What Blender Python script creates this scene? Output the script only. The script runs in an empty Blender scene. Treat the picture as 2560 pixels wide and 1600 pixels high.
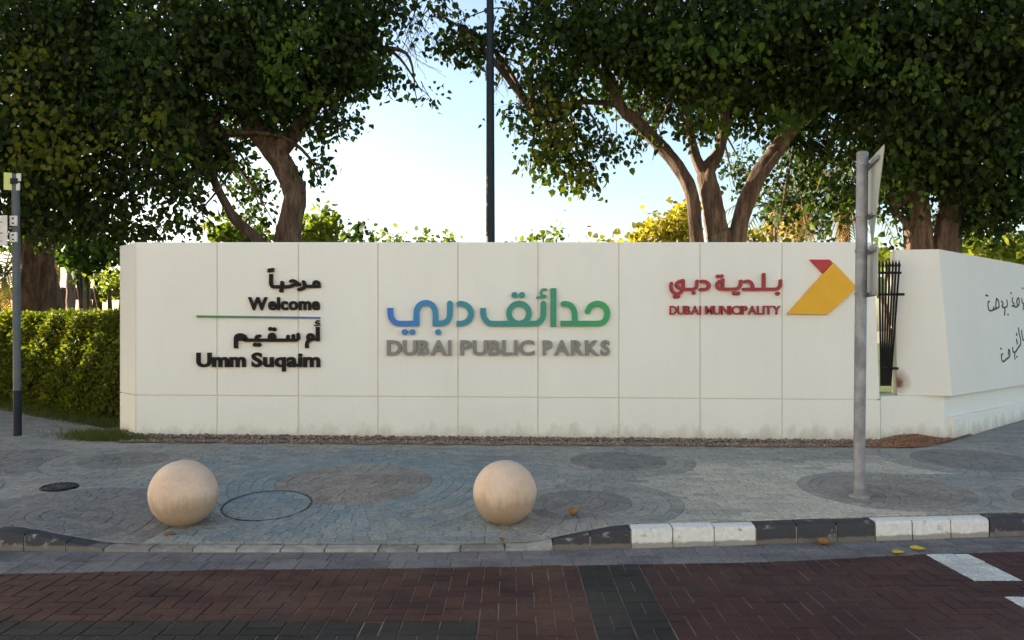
import bpy, math, random
import numpy as np
from mathutils import Vector, Matrix
R = math.radians
random.seed(7); rng = np.random.default_rng(7)
scene = bpy.context.scene
col = scene.collection

# ------------------------------------------------------------------ camera, sky, sun, exposure
F, CX, HY, EYE = 2050.0, 1280.0, 825.0, 1.53          # pixels of a 2560-wide picture, eye height in m
cam = bpy.data.cameras.new('camera'); camo = bpy.data.objects.new('camera', cam); col.objects.link(camo)
camo.location = (0, 0, EYE); camo.rotation_euler = (R(90), 0, 0)
cam.sensor_width = 36; cam.lens = 36 * F / 2560; cam.shift_y = (HY - 800) / 2560
cam.clip_start = 0.05; cam.clip_end = 3000
scene.camera = camo
SUN_EL, SUN_AZ = R(16), R(-70)                          # azimuth from +Y, clockwise; sun low at the left, a little behind the wall
world = bpy.data.worlds.new('World'); scene.world = world; world.use_nodes = True
wn = world.node_tree; bg = wn.nodes['Background']
sky = wn.nodes.new('ShaderNodeTexSky'); sky.sky_type = 'NISHITA'; sky.sun_disc = False
sky.sun_elevation = SUN_EL; sky.sun_rotation = SUN_AZ
sky.air_density = 1.0; sky.dust_density = 1.8; sky.ozone_density = 1.0
wn.links.new(sky.outputs[0], bg.inputs[0]); bg.inputs[1].default_value = 0.075
sd = Vector((math.sin(SUN_AZ) * math.cos(SUN_EL), math.cos(SUN_AZ) * math.cos(SUN_EL), math.sin(SUN_EL)))
sl = bpy.data.lights.new('sun', 'SUN'); sl.energy = 5.0; sl.angle = R(0.5); sl.color = (1.0, 0.83, 0.62)
so = bpy.data.objects.new('sun', sl); col.objects.link(so); so.rotation_euler = (-sd).to_track_quat('-Z', 'Y').to_euler()
vs = scene.view_settings; vs.view_transform = 'Standard'; vs.look = 'None'; vs.exposure = 2.25; vs.gamma = 1; vs.use_curve_mapping = False
scene.cycles.max_bounces = 6; scene.cycles.transparent_max_bounces = 8

# ------------------------------------------------------------------ materials
def nodes(name):
    m = bpy.data.materials.new(name); m.use_nodes = True
    return m, m.node_tree.nodes, m.node_tree.links, m.node_tree.nodes['Principled BSDF']
def N(ns, t, **kw):
    n = ns.new(t)
    for k, v in kw.items(): setattr(n, k, v)
    return n
def ramp(ns, stops):
    r = ns.new('ShaderNodeValToRGB'); cr = r.color_ramp
    while len(cr.elements) < len(stops): cr.elements.new(0.5)
    for e, (p, c) in zip(cr.elements, stops): e.position = p; e.color = (*c, 1)
    return r
def noise(ns, ls, scale, detail=4, rough=.6, stretch=None, coord='Object', vec=None):
    n = ns.new('ShaderNodeTexNoise'); n.inputs['Scale'].default_value = scale; n.inputs['Detail'].default_value = detail
    n.inputs['Roughness'].default_value = rough
    if coord == 'World':
        src = ns.new('ShaderNodeNewGeometry').outputs['Position']
    else:
        src = ns.new('ShaderNodeTexCoord').outputs[coord]
    if stretch:
        mp = ns.new('ShaderNodeMapping'); mp.inputs['Scale'].default_value = stretch; ls.new(src, mp.inputs[0]); src = mp.outputs[0]
    ls.new(src, n.inputs['Vector']); return n
def mixc(ns, ls, fac, a, b, blend='MIX'):
    m = ns.new('ShaderNodeMix'); m.data_type = 'RGBA'; m.blend_type = blend
    for i, v in ((0, fac), (6, a), (7, b)):
        if hasattr(v, 'links') or hasattr(v, 'is_linked'): ls.new(v, m.inputs[i])
        elif i == 0: m.inputs[0].default_value = v
        else: m.inputs[i].default_value = (*v, 1)
    return m.outputs[2]
def bump(ns, ls, b, h, strength=.3, dist=.01):
    n = ns.new('ShaderNodeBump'); n.inputs['Strength'].default_value = strength; n.inputs['Distance'].default_value = dist
    ls.new(h, n.inputs['Height']); ls.new(n.outputs[0], b.inputs['Normal'])
def simple(name, c, rough=.7, var=.12, scale=6, metal=0, bstr=.15, bdist=.004, coord='World', spec=.4):
    m, ns, ls, b = nodes(name)
    n = noise(ns, ls, scale, 5, .65, coord=coord)
    d = tuple(x * (1 - var) for x in c); u = tuple(min(1, x * (1 + var)) for x in c)
    r = ramp(ns, [(.3, d), (.7, u)]); ls.new(n.outputs[0], r.inputs[0]); ls.new(r.outputs[0], b.inputs['Base Color'])
    b.inputs['Roughness'].default_value = rough; b.inputs['Metallic'].default_value = metal
    b.inputs['Specular IOR Level'].default_value = spec if max(c) > .05 else .15
    if bstr:
        n2 = noise(ns, ls, scale * 9, 5, .7, coord=coord); bump(ns, ls, b, n2.outputs[0], bstr, bdist)
    return m
def piece_random(ns, ls):                               # one value per brick, in a joined mesh or as an object of its own
    g = ns.new('ShaderNodeNewGeometry'); o = ns.new('ShaderNodeObjectInfo')
    a = N(ns, 'ShaderNodeMath', operation='ADD'); f = N(ns, 'ShaderNodeMath', operation='FRACT')
    ls.new(g.outputs['Random Per Island'], a.inputs[0]); ls.new(o.outputs['Random'], a.inputs[1]); ls.new(a.outputs[0], f.inputs[0])
    return f.outputs[0]
def brick_mat(name, cols, dust=(.30, .26, .20), dust_amt=.35, rough=.85, stain=1.0):
    m, ns, ls, b = nodes(name)
    r = ramp(ns, [(i / (len(cols) - 1), c) for i, c in enumerate(cols)]); ls.new(piece_random(ns, ls), r.inputs[0])
    n = noise(ns, ls, 1.1, 6, .65, (1, 1.6, 1), 'World'); k = ramp(ns, [(.42, (0, 0, 0)), (.75, (dust_amt,) * 3)]); ls.new(n.outputs[0], k.inputs[0])
    c1 = mixc(ns, ls, k.outputs[0], r.outputs[0], dust)
    n2 = noise(ns, ls, 38, 5, .75, coord='World'); k2 = ramp(ns, [(.3, (.52, .52, .52)), (.7, (1.3, 1.3, 1.3))]); ls.new(n2.outputs[0], k2.inputs[0])
    c2 = mixc(ns, ls, 1.0, c1, k2.outputs[0], 'MULTIPLY')
    n6 = noise(ns, ls, 2.6, 7, .7, (.7, 1.3, 1), 'World'); k6 = ramp(ns, [(.36, (stain,) * 3), (.52, (1, 1, 1))]); ls.new(n6.outputs[0], k6.inputs[0]); c2 = mixc(ns, ls, 1.0, c2, k6.outputs[0], 'MULTIPLY')
    ls.new(c2, b.inputs['Base Color']); b.inputs['Roughness'].default_value = rough; b.inputs['Specular IOR Level'].default_value = .3
    n3 = noise(ns, ls, 120, 4, .7, coord='World'); bump(ns, ls, b, n3.outputs[0], .5, .003)
    return m
def leaf_mat(name, stops, trans=.35, rough=.6):
    m, ns, ls, b = nodes(name)
    r = ramp(ns, stops); ls.new(piece_random(ns, ls), r.inputs[0])
    ls.new(r.outputs[0], b.inputs['Base Color']); b.inputs['Roughness'].default_value = rough; b.inputs['Specular IOR Level'].default_value = .18
    t = ns.new('ShaderNodeBsdfTranslucent'); g = mixc(ns, ls, 1.0, r.outputs[0], (1.5, 1.7, .55), 'MULTIPLY'); ls.new(g, t.inputs[0])
    mx = ns.new('ShaderNodeMixShader'); mx.inputs[0].default_value = trans
    ls.new(b.outputs[0], mx.inputs[1]); ls.new(t.outputs[0], mx.inputs[2]); ls.new(mx.outputs[0], ns['Material Output'].inputs[0])
    return m
def bark_mat(name, a, b_, c):
    m, ns, ls, b = nodes(name)
    n = noise(ns, ls, 11, 8, .75, (1, 1, .16), 'World'); r = ramp(ns, [(.34, a), (.5, b_), (.68, c)])
    ls.new(n.outputs[0], r.inputs[0]); ls.new(r.outputs[0], b.inputs['Base Color']); b.inputs['Roughness'].default_value = .95
    n2 = noise(ns, ls, 22, 6, .75, (1, 1, .2), 'World'); bump(ns, ls, b, n2.outputs[0], .9, .03)
    return m
def gradient_mat(name, axis_x0, axis_x1, stops):        # printed colour run along the sign, left to right
    m, ns, ls, b = nodes(name)
    g = ns.new('ShaderNodeNewGeometry'); s = ns.new('ShaderNodeSeparateXYZ'); ls.new(g.outputs['Position'], s.inputs[0])
    mr = ns.new('ShaderNodeMapRange'); mr.inputs[1].default_value = axis_x0; mr.inputs[2].default_value = axis_x1
    ls.new(s.outputs[0], mr.inputs[0]); r = ramp(ns, stops); ls.new(mr.outputs[0], r.inputs[0]); ls.new(r.outputs[0], b.inputs['Base Color'])
    b.inputs['Roughness'].default_value = .4; return m
def wall_mat(name, c, warm, rust=None):
    m, ns, ls, b = nodes(name)
    n = noise(ns, ls, .9, 6, .6, (1, 1, .5), 'World'); r = ramp(ns, [(.3, tuple(x * .94 for x in c)), (.7, c)]); ls.new(n.outputs[0], r.inputs[0])
    n1 = noise(ns, ls, 9, 6, .7, (1, 1, .16), 'World'); k1 = ramp(ns, [(.5, (0, 0, 0)), (.85, (.13, .13, .13))]); ls.new(n1.outputs[0], k1.inputs[0])
    c1 = mixc(ns, ls, k1.outputs[0], r.outputs[0], warm)
    g = ns.new('ShaderNodeNewGeometry'); s = ns.new('ShaderNodeSeparateXYZ'); ls.new(g.outputs['Position'], s.inputs[0])
    n4 = noise(ns, ls, 5, 6, .7, (1, 1, .6), 'World'); mm = N(ns, 'ShaderNodeMath', operation='MULTIPLY_ADD'); ls.new(n4.outputs[0], mm.inputs[0]); mm.inputs[1].default_value = -.55; ls.new(s.outputs[2], mm.inputs[2])
    k4 = ramp(ns, [(0.0, (.5, .5, .5)), (.16, (0, 0, 0))]); ls.new(mm.outputs[0], k4.inputs[0])      # mud splashed on the lowest hand's breadth
    c2 = mixc(ns, ls, k4.outputs[0], c1, (.34, .27, .18))
    if rust:                                              # one bleeding rust spot below the fence bracket
        d = N(ns, 'ShaderNodeVectorMath', operation='DISTANCE'); mp = ns.new('ShaderNodeMapping'); mp.inputs['Scale'].default_value = (1, .6, .8); ls.new(g.outputs['Position'], mp.inputs[0]); ls.new(mp.outputs[0], d.inputs[0]); d.inputs[1].default_value = (rust[0], rust[1] * .6, rust[2] * .8)
        n5 = noise(ns, ls, 14, 6, .7, coord='World'); a5 = N(ns, 'ShaderNodeMath', operation='MULTIPLY_ADD'); ls.new(n5.outputs[0], a5.inputs[0]); a5.inputs[1].default_value = .10; ls.new(d.outputs['Value'], a5.inputs[2])
        k5 = ramp(ns, [(.085, (.95, .95, .95)), (.125, (.4, .4, .4)), (.19, (0, 0, 0))]); ls.new(a5.outputs[0], k5.inputs[0]); c2 = mixc(ns, ls, k5.outputs[0], c2, (.16, .05, .012))
    ls.new(c2, b.inputs['Base Color']); b.inputs['Roughness'].default_value = .8; b.inputs['Specular IOR Level'].default_value = .3
    n2 = noise(ns, ls, 90, 5, .7, coord='World'); bump(ns, ls, b, n2.outputs[0], .12, .004)
    return m

M = {}
M['wall'] = wall_mat('wall_render', (.78, .775, .70), (.62, .58, .48))
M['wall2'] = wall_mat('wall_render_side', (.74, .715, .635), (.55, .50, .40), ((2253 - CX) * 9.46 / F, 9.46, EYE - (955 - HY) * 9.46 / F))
M['core'] = simple('wall_core', (.66, .61, .50), .9, .1)
M['joint'] = simple('joint_sand', (.27, .20, .15), .95, .25, 14)
M['sand'] = simple('pavement_sand', (.24, .235, .20), .95, .25, 14)
M['red'] = brick_mat('red_paver', [(0.0527, 0.0211, 0.0136), (0.0744, 0.0298, 0.0174), (0.0446, 0.0186, 0.0149), (0.0651, 0.031, 0.0205)], (.20, .13, .09), .3, stain=.6)
M['red2'] = brick_mat('deep_red_paver', [(0.042, 0.0162, 0.0138), (0.057, 0.0216, 0.0168), (0.036, 0.0156, 0.0144)], (.16, .10, .08), .25, stain=.6)
M['dark'] = brick_mat('charcoal_paver', [(0.0169, 0.0169, 0.0143), (0.0273, 0.0254, 0.0202), (0.0208, 0.0202, 0.0189)], (.14, .12, .09), .25, stain=.6)
M['gutter'] = brick_mat('gutter_paver', [(0.144, 0.138, 0.138), (0.192, 0.18, 0.174), (0.12, 0.12, 0.126)], (.24, .21, .18), .4, stain=.6)
M['blue'] = brick_mat('blue_grey_sett', [(0.1786, 0.225, 0.2303), (0.2168, 0.267, 0.2637), (0.1532, 0.201, 0.2135), (0.2358, 0.261, 0.2414)], (.36, .35, .29), .5)
M['grey'] = brick_mat('grey_sett', [(0.225, 0.225, 0.2025), (0.285, 0.2775, 0.2475), (0.1875, 0.195, 0.18)], (.38, .35, .28), .6)
M['brown'] = brick_mat('brown_sett', [(.205, .185, .16), (.25, .225, .195), (.17, .152, .132)], (.36, .33, .27), .5)
M['pale'] = brick_mat('pale_grey_sett', [(0.3155, 0.305, 0.2518), (0.3805, 0.3628, 0.3057), (0.2687, 0.2655, 0.223)], (.40, .365, .29), .6)
M['teal'] = brick_mat('teal_grey_sett', [(0.1989, 0.225, 0.2181), (0.2534, 0.2775, 0.2617), (0.164, 0.195, 0.1963), (0.2311, 0.2453, 0.2244)], (.37, .35, .285), .55)
M['cream'] = brick_mat('cream_sett', [(0.406, 0.385, 0.301), (0.476, 0.448, 0.364), (0.35, 0.336, 0.266)], (.42, .38, .30), .6)
M['purple'] = brick_mat('slate_sett', [(0.1624, 0.1624, 0.1568), (0.2111, 0.2029, 0.1866), (0.138, 0.138, 0.1344)], (.26, .24, .21), .4)
M['paint'] = brick_mat('road_paint', [(.60, .62, .58), (.50, .52, .49), (.66, .67, .63)], (.22, .19, .17), .75)
def kerb_paint(name, c, lo, hi):
    m, ns, ls, b = nodes(name)
    n = noise(ns, ls, 9, 7, .72, (1, 1, 1.4), 'World'); k = ramp(ns, [(lo, (0, 0, 0)), (hi, (1, 1, 1))]); ls.new(n.outputs[0], k.inputs[0])
    n0 = noise(ns, ls, 30, 5, .7, coord='World'); r = ramp(ns, [(.3, tuple(x * .75 for x in c)), (.7, c)]); ls.new(n0.outputs[0], r.inputs[0])
    r2 = ramp(ns, [(.3, (.16, .155, .135)), (.7, (.34, .33, .29))]); ls.new(n0.outputs[0], r2.inputs[0])
    cc = mixc(ns, ls, k.outputs[0], r.outputs[0], r2.outputs[0])
    g = ns.new('ShaderNodeNewGeometry'); sx = ns.new('ShaderNodeSeparateXYZ'); ls.new(g.outputs['Position'], sx.inputs[0])
    a = N(ns, 'ShaderNodeMath', operation='MULTIPLY_ADD'); ls.new(n.outputs[0], a.inputs[0]); a.inputs[1].default_value = -.055; ls.new(sx.outputs[2], a.inputs[2])
    k3 = ramp(ns, [(0, (.75, .75, .75)), (.012, (0, 0, 0))]); ls.new(a.outputs[0], k3.inputs[0]); cc = mixc(ns, ls, k3.outputs[0], cc, (.15, .135, .11))
    ls.new(cc, b.inputs['Base Color']); b.inputs['Roughness'].default_value = .7; bump(ns, ls, b, n.outputs[0], .4, .006); return m
M['kwhite'] = kerb_paint('kerb_white_paint', (.68, .68, .64), .60, .66)
M['kblack'] = kerb_paint('kerb_black_paint', (.030, .031, .036), .57, .66)
M['kworn'] = kerb_paint('kerb_worn_white_paint', (.60, .61, .58), .42, .47)
M['conc'] = simple('kerb_concrete', (.27, .27, .24), .9, .3, 12, bstr=.4)
M['soil'] = simple('soil', (.24, .16, .10), .95, .35, 14, bstr=.8, bdist=.02)
M['peb'] = brick_mat('gravel_stone', [(.20, .15, .11), (.38, .31, .23), (.14, .11, .09), (.27, .20, .14)], (.3, .24, .18), .3)
M['mulch'] = brick_mat('mulch_chip', [(.22, .10, .05), (.30, .15, .08), (.13, .07, .045)], (.3, .2, .12), .3)
M['ground'] = simple('dry_ground', (.25, .21, .15), .95, .3, .8, bstr=.5, bdist=.03)
M['lawn'] = simple('lawn', (.06, .085, .022), .95, .4, 2.5, bstr=.5, bdist=.03)
M['black'] = simple('black_letter', (.006, .006, .007), .45, .1, 5, bstr=0)
M['crimson'] = simple('crimson_letter', (.30, .016, .026), .45, .1, 5, bstr=0)
M['crimson2'] = simple('crimson_plate', (.42, .028, .03), .5, .08, 5, bstr=0)
M['amber'] = simple('amber_plate', (.70, .37, .012), .5, .06, 3, bstr=0)
M['steel_letter'] = simple('grey_letter', (.17, .18, .175), .4, .1, 5, bstr=0, metal=.2)
M['galv'] = simple('galvanised_steel', (.23, .24, .26), .55, .35, 7, metal=.45, bstr=.1)
M['plateback'] = simple('sign_back', (.36, .37, .33), .55, .12, 6, metal=.2, bstr=0)
M['bluepole'] = simple('blue_grey_pole_paint', (.075, .092, .105), .5, .15, 8, bstr=.05)
M['navy'] = simple('navy_pole_base', (.014, .019, .028), .5, .2, 8, bstr=.05)
M['lamp'] = simple('lamp_pole_paint', (.016, .022, .028), .45, .15, 6, bstr=.05)
M['iron'] = simple('black_iron', (.012, .012, .012), .5, .2, 20, bstr=.1)
M['castiron'] = simple('cast_iron', (.05, .05, .058), .6, .3, 30, metal=.3, bstr=.5)
M['rust'] = simple('rust', (.22, .075, .02), .9, .3, 30)
M['yellowplate'] = simple('yellow_plate', (.55, .58, .20), .5, .08, 6, bstr=0)
M['paleplate'] = simple('pale_plate', (.60, .60, .56), .5, .1, 6, bstr=0)
M['timber'] = simple('pergola_timber', (.085, .042, .032), .8, .25, 5)
M['villa'] = simple('villa_render', (.80, .80, .75), .85, .06, 2)
M['villaglass'] = simple('villa_window_glass', (.04, .05, .06), .1, .1, 2, bstr=0)
M['stone'] = None
def stone_mat():
    m, ns, ls, b = nodes('sandstone_concrete')
    n = noise(ns, ls, 4, 6, .65, (1, 1, 1.6), 'World'); r = ramp(ns, [(.28, (.50, .365, .26)), (.55, (.60, .46, .345)), (.8, (.66, .54, .43))])
    ls.new(n.outputs[0], r.inputs[0])
    n2 = noise(ns, ls, 46, 5, .75, coord='World'); k = ramp(ns, [(.25, (.9, .9, .9)), (.6, (1.03, 1.03, 1.03))]); ls.new(n2.outputs[0], k.inputs[0])
    c = mixc(ns, ls, 1.0, r.outputs[0], k.outputs[0], 'MULTIPLY')
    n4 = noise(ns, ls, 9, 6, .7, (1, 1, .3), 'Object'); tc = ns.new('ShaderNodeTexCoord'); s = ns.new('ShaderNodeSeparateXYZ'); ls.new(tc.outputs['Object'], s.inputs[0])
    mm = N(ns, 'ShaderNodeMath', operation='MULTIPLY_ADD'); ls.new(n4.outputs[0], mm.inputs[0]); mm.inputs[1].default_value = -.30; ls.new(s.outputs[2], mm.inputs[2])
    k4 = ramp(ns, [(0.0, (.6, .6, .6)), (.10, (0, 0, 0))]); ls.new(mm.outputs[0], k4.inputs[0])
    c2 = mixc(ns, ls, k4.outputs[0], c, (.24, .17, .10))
    ls.new(c2, b.inputs['Base Color']); b.inputs['Roughness'].default_value = .9
    bump(ns, ls, b, n2.outputs[0], .25, .004); return m
M['stone'] = stone_mat()
M['bark'] = bark_mat('fig_bark', (.026, .015, .010), (.085, .053, .034), (.21, .145, .10))
M['palmbark'] = bark_mat('palm_bark', (.08, .05, .035), (.17, .115, .085), (.28, .20, .15))
M['leaf'] = leaf_mat('fig_leaf', [(0, (.012, .023, .006)), (.4, (.022, .041, .009)), (.75, (.035, .062, .012)), (.92, (.058, .095, .014)), (1, (.12, .145, .02))], .38)
M['leafy'] = leaf_mat('sunny_leaf', [(0, (.07, .10, .014)), (.5, (.12, .15, .02)), (1, (.19, .19, .03))], .42)
M['leafbright'] = leaf_mat('bright_fig_leaf', [(0, (.025, .050, .008)), (.6, (.045, .085, .010)), (1, (.10, .135, .014))], .4)  # lighter green tone for scattered leaf clumps
M['leafsunlit'] = leaf_mat('sun_tinted_fig_leaf', [(0, (.055, .068, .008)), (.6, (.10, .11, .011)), (1, (.16, .145, .018))], .45)  # sunlit patches of the crowns, put into the leaf colour
M['leafgold'] = leaf_mat('golden_leaf', [(0, (.17, .15, .02)), (.5, (.26, .21, .03)), (1, (.34, .27, .05))], .4)
M['hedge'] = leaf_mat('hedge_leaf', [(0, (.04, .06, .008)), (.6, (.10, .12, .012)), (1, (.19, .185, .02))], .38)
M['hedgecore'] = simple('hedge_twigs', (.018, .024, .008), .95, .3, 20)
M['grass'] = leaf_mat('grass_blade', [(0, (.05, .075, .015)), (.7, (.08, .105, .02)), (1, (.17, .14, .045))], .3)
M['frond'] = leaf_mat('palm_frond', [(0, (.07, .08, .03)), (1, (.14, .13, .05))], .3)
M['dryfrond'] = leaf_mat('dry_palm_frond', [(0, (.26, .14, .04)), (.5, (.38, .23, .08)), (1, (.50, .34, .14))], .35)
M['twig'] = simple('bare_twig', (.05, .04, .038), .9, .2)
M['dryleaf'] = simple('dry_leaf', (.26, .13, .045), .8, .3, 30)
M['yelleaf'] = simple('yellow_leaf', (.52, .42, .045), .7, .2, 30)

# ------------------------------------------------------------------ geometry helpers
def at(px, py, Y): return Vector(((px - CX) * Y / F, Y, EYE - (py - HY) * Y / F))
def link(name, me, m=None, parent=None):
    o = bpy.data.objects.new(name, me); col.objects.link(o)
    if m is not None and me is not None:
        for x in (m if isinstance(m, (list, tuple)) else [m]): me.materials.append(x)
    if parent: o.parent = parent
    return o
def mesh(name, verts, faces, smooth=False):
    me = bpy.data.meshes.new(name); me.from_pydata([tuple(v) for v in verts], [], faces); me.update()
    if smooth:
        for p in me.polygons: p.use_smooth = True
    return me
def fast_mesh(name, V, Q, smooth=False):                 # V n x 3, Q m x k (all faces k-sided)
    me = bpy.data.meshes.new(name); V = np.asarray(V, np.float32); Q = np.asarray(Q, np.int32); k = Q.shape[1]
    me.vertices.add(len(V)); me.vertices.foreach_set('co', V.ravel())
    me.loops.add(Q.size); me.loops.foreach_set('vertex_index', Q.ravel())
    me.polygons.add(len(Q)); me.polygons.foreach_set('loop_start', np.arange(0, Q.size, k, dtype=np.int32))
    me.update(calc_edges=True)
    if smooth: me.polygons.foreach_set('use_smooth', np.ones(len(Q), bool))
    return me
def thing(name, label, cat, group=None, loc=(0, 0, 0)):
    o = bpy.data.objects.new(name, None); col.objects.link(o); o.location = loc; o.empty_display_size = .2
    return tag(o, label, cat, group)
def tag(o, label, cat, group=None):
    o['label'] = label; o['category'] = cat
    if group: o['group'] = group
    return o
def struct(o): o['kind'] = 'structure'; return o
def stuff(o): o['kind'] = 'stuff'; return o
class MB:
    def __init__(s): s.v = []; s.f = []; s.m = []
    def add(s, v, f, mi=0):
        b = len(s.v); s.v += [tuple(x) for x in v]; s.f += [tuple(i + b for i in q) for q in f]; s.m += [mi] * len(f)
    def box(s, c, d, mi=0, rz=0):
        x, y, z = (k / 2 for k in d); pts = [(-x, -y, -z), (x, -y, -z), (x, y, -z), (-x, y, -z), (-x, -y, z), (x, -y, z), (x, y, z), (-x, y, z)]
        ca, sa = math.cos(rz), math.sin(rz)
        s.add([(c[0] + p[0] * ca - p[1] * sa, c[1] + p[0] * sa + p[1] * ca, c[2] + p[2]) for p in pts], BOXF, mi)
    def loft(s, bot, top, mi=0):
        n = len(bot); f = [tuple(range(n - 1, -1, -1)), tuple(range(n, 2 * n))] + [(i, (i + 1) % n, n + (i + 1) % n, n + i) for i in range(n)]
        s.add(list(bot) + list(top), f, mi)
    def tube(s, pts, rad, n=10, mi=0, caps=True, wob=0, seed=0):
        pts = [Vector(p) for p in pts]; rad = rad if hasattr(rad, '__len__') else [rad] * len(pts)
        rr = random.Random(seed); ph = [rr.uniform(0, 6.28) for _ in range(4)]
        V = []; a = None
        for i, p in enumerate(pts):
            t = (pts[min(i + 1, len(pts) - 1)] - pts[max(i - 1, 0)]).normalized()
            if a is None: a = t.cross(Vector((0, 1, 0)) if abs(t.y) < .9 else Vector((1, 0, 0))).normalized()
            a = (a - t * a.dot(t)).normalized(); b = t.cross(a)
            for k in range(n):
                an = 6.28318 * k / n; r = rad[i]
                if wob: r *= 1 + wob * (.6 * math.sin(3 * an + ph[0] + i * .10) + .5 * math.sin(5 * an + ph[1] - i * .16) + .3 * math.sin(9 * an + ph[3] + i * .12) + .25 * math.sin(ph[2] + i * .7) + .2 * rr.uniform(-1, 1))
                V.append(p + a * (r * math.cos(an)) + b * (r * math.sin(an)))
        L = len(pts); f = [(i * n + k, i * n + (k + 1) % n, (i + 1) * n + (k + 1) % n, (i + 1) * n + k) for i in range(L - 1) for k in range(n)]
        if caps: f += [tuple(range(n - 1, -1, -1)), tuple((L - 1) * n + k for k in range(n))]
        s.add(V, f, mi)
    def lathe(s, c, prof, n=32, mi=0):
        V = [(c[0] + r * math.cos(6.28318 * k / n), c[1] + r * math.sin(6.28318 * k / n), c[2] + z) for r, z in prof for k in range(n)]
        L = len(prof); f = [(i * n + k, i * n + (k + 1) % n, (i + 1) * n + (k + 1) % n, (i + 1) * n + k) for i in range(L - 1) for k in range(n)]
        f += [tuple(range(n - 1, -1, -1)), tuple((L - 1) * n + k for k in range(n))]
        s.add(V, f, mi)
    def build(s, name, m, parent=None, smooth=False, auto=None):
        me = mesh(name, s.v, s.f, smooth); o = link(name, me, m, parent)
        if len(s.m) and max(s.m) > 0: me.polygons.foreach_set('material_index', s.m)
        if auto and smooth: me.set_sharp_from_angle(angle=R(auto))
        return o
BOXF = [(3, 2, 1, 0), (4, 5, 6, 7), (0, 1, 5, 4), (1, 2, 6, 5), (2, 3, 7, 6), (3, 0, 4, 7)]
def spline(P, n=8):
    P = [Vector(p) for p in P]
    if len(P) < 3: return P
    out = []
    for i in range(len(P) - 1):
        a, b, c, d = P[max(i - 1, 0)], P[i], P[i + 1], P[min(i + 2, len(P) - 1)]
        for k in range(n):
            t = k / n; out.append(.5 * ((2 * b) + (c - a) * t + (2 * a - 5 * b + 4 * c - d) * t * t + (3 * b - a - 3 * c + d) * t ** 3))
    return out + [P[-1]]
def lerp(x, xs, ys): return float(np.interp(x, xs, ys))

# ------------------------------------------------------------------ ground levels
def Yk(X): return lerp(X, [-9, -3.56, -2.4, -.5, .6, 1.77, 3.82, 6.5, 10], [5.95, 5.70, 5.65, 5.65, 5.73, 5.85, 6.11, 6.75, 8.2])
def Yg(X): return lerp(X, [-9, -3.4, -1.7, -.46, .57, 1.64, 2.82, 3.8, 6.5, 10], [5.1, 5.14, 5.245, 5.28, 5.35, 5.41, 5.60, 5.70, 6.3, 7.6])
def drop(X): return lerp(X, [-3.5, -2.84, .14, .72], [0, 1, 1, 0])
def hk(X): return .135 - .118 * drop(X)
def H(X, Y):
    Xc = max(-8, min(8, X)); y = min(Y, 12.5); d = y - 5.7
    h = .135 + (.04 - .002 * Xc) * d
    return h - drop(X) * .118 * max(0, 1 - (Y - Yk(X)) / 1.3)
def gnd(px, py):
    Y = 4.0
    while Y < 60:
        p = at(px, py, Y)
        if p.z <= H(p.x, Y): break
        Y += .004
    return Vector((p.x, Y, H(p.x, Y)))

# ------------------------------------------------------------------ ground sheets
struct(link('ground', mesh('ground', [(-900, -900, -.12), (900, -900, -.12), (900, 900, -.12), (-900, 900, -.12)], [(0, 1, 2, 3)]), M['ground']))
xs = np.linspace(-40, 40, 41); V = []; Fq = []
ys = [9.9, 11, 12.5, 20, 40, 80]
for y in ys:
    for x in xs: V.append((x, y, H(x, y) - .06))
for j in range(len(ys) - 1):
    for i in range(len(xs) - 1): a = j * len(xs) + i; Fq.append((a, a + 1, a + 1 + len(xs), a + len(xs)))
struct(link('lawn', mesh('lawn', V, Fq), M['lawn']))

def clip(poly, p, n):                                    # keep the side where (q - p).n >= 0
    out = []
    for i in range(len(poly)):
        a, b = poly[i], poly[(i + 1) % len(poly)]
        da = (a[0] - p[0]) * n[0] + (a[1] - p[1]) * n[1]; db = (b[0] - p[0]) * n[0] + (b[1] - p[1]) * n[1]
        if da >= 0: out.append(a)
        if (da > 0 > db) or (da < 0 < db):
            t = da / (da - db); out.append((a[0] + (b[0] - a[0]) * t, a[1] + (b[1] - a[1]) * t))
    return out
def parea(p): return abs(sum(p[i][0] * p[(i + 1) % len(p)][1] - p[(i + 1) % len(p)][0] * p[i][1] for i in range(len(p)))) / 2
def shrink(p, g):
    c = (sum(q[0] for q in p) / len(p), sum(q[1] for q in p) / len(p)); out = []
    for q in p:
        dx, dy = q[0] - c[0], q[1] - c[1]
        out.append((q[0] - math.copysign(min(g, abs(dx) * .5), dx), q[1] - math.copysign(min(g, abs(dy) * .5), dy)))
    return out
def shrink_any(p, g):                                    # for turned setts: towards the centroid
    c = (sum(q[0] for q in p) / len(p), sum(q[1] for q in p) / len(p)); out = []
    for q in p:
        d = math.hypot(q[0] - c[0], q[1] - c[1]); k = max(.3, 1 - 1.3 * g / max(d, 1e-5)); out.append((c[0] + (q[0] - c[0]) * k, c[1] + (q[1] - c[1]) * k))
    return out
def paver(mb, p, zf, gap, ch, turned, mi, dz=0):
    sh = shrink_any if turned else shrink
    o = sh(p, gap); t = sh(p, gap + ch); n = len(p)
    V = [(q[0], q[1], zf(*q) - .03) for q in o] + [(q[0], q[1], zf(*q) - ch * .8 + dz) for q in o] + [(q[0], q[1], zf(*q) + dz) for q in t]
    f = [(i, (i + 1) % n, n + (i + 1) % n, n + i) for i in range(n)] + [(n + i, n + (i + 1) % n, 2 * n + (i + 1) % n, 2 * n + i) for i in range(n)] + [tuple(2 * n + i for i in range(n))]
    mb.add(V, f, mi)
def ccw(p):
    a = sum(p[i][0] * p[(i + 1) % len(p)][1] - p[(i + 1) % len(p)][0] * p[i][1] for i in range(len(p))); return p if a > 0 else p[::-1]
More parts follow.
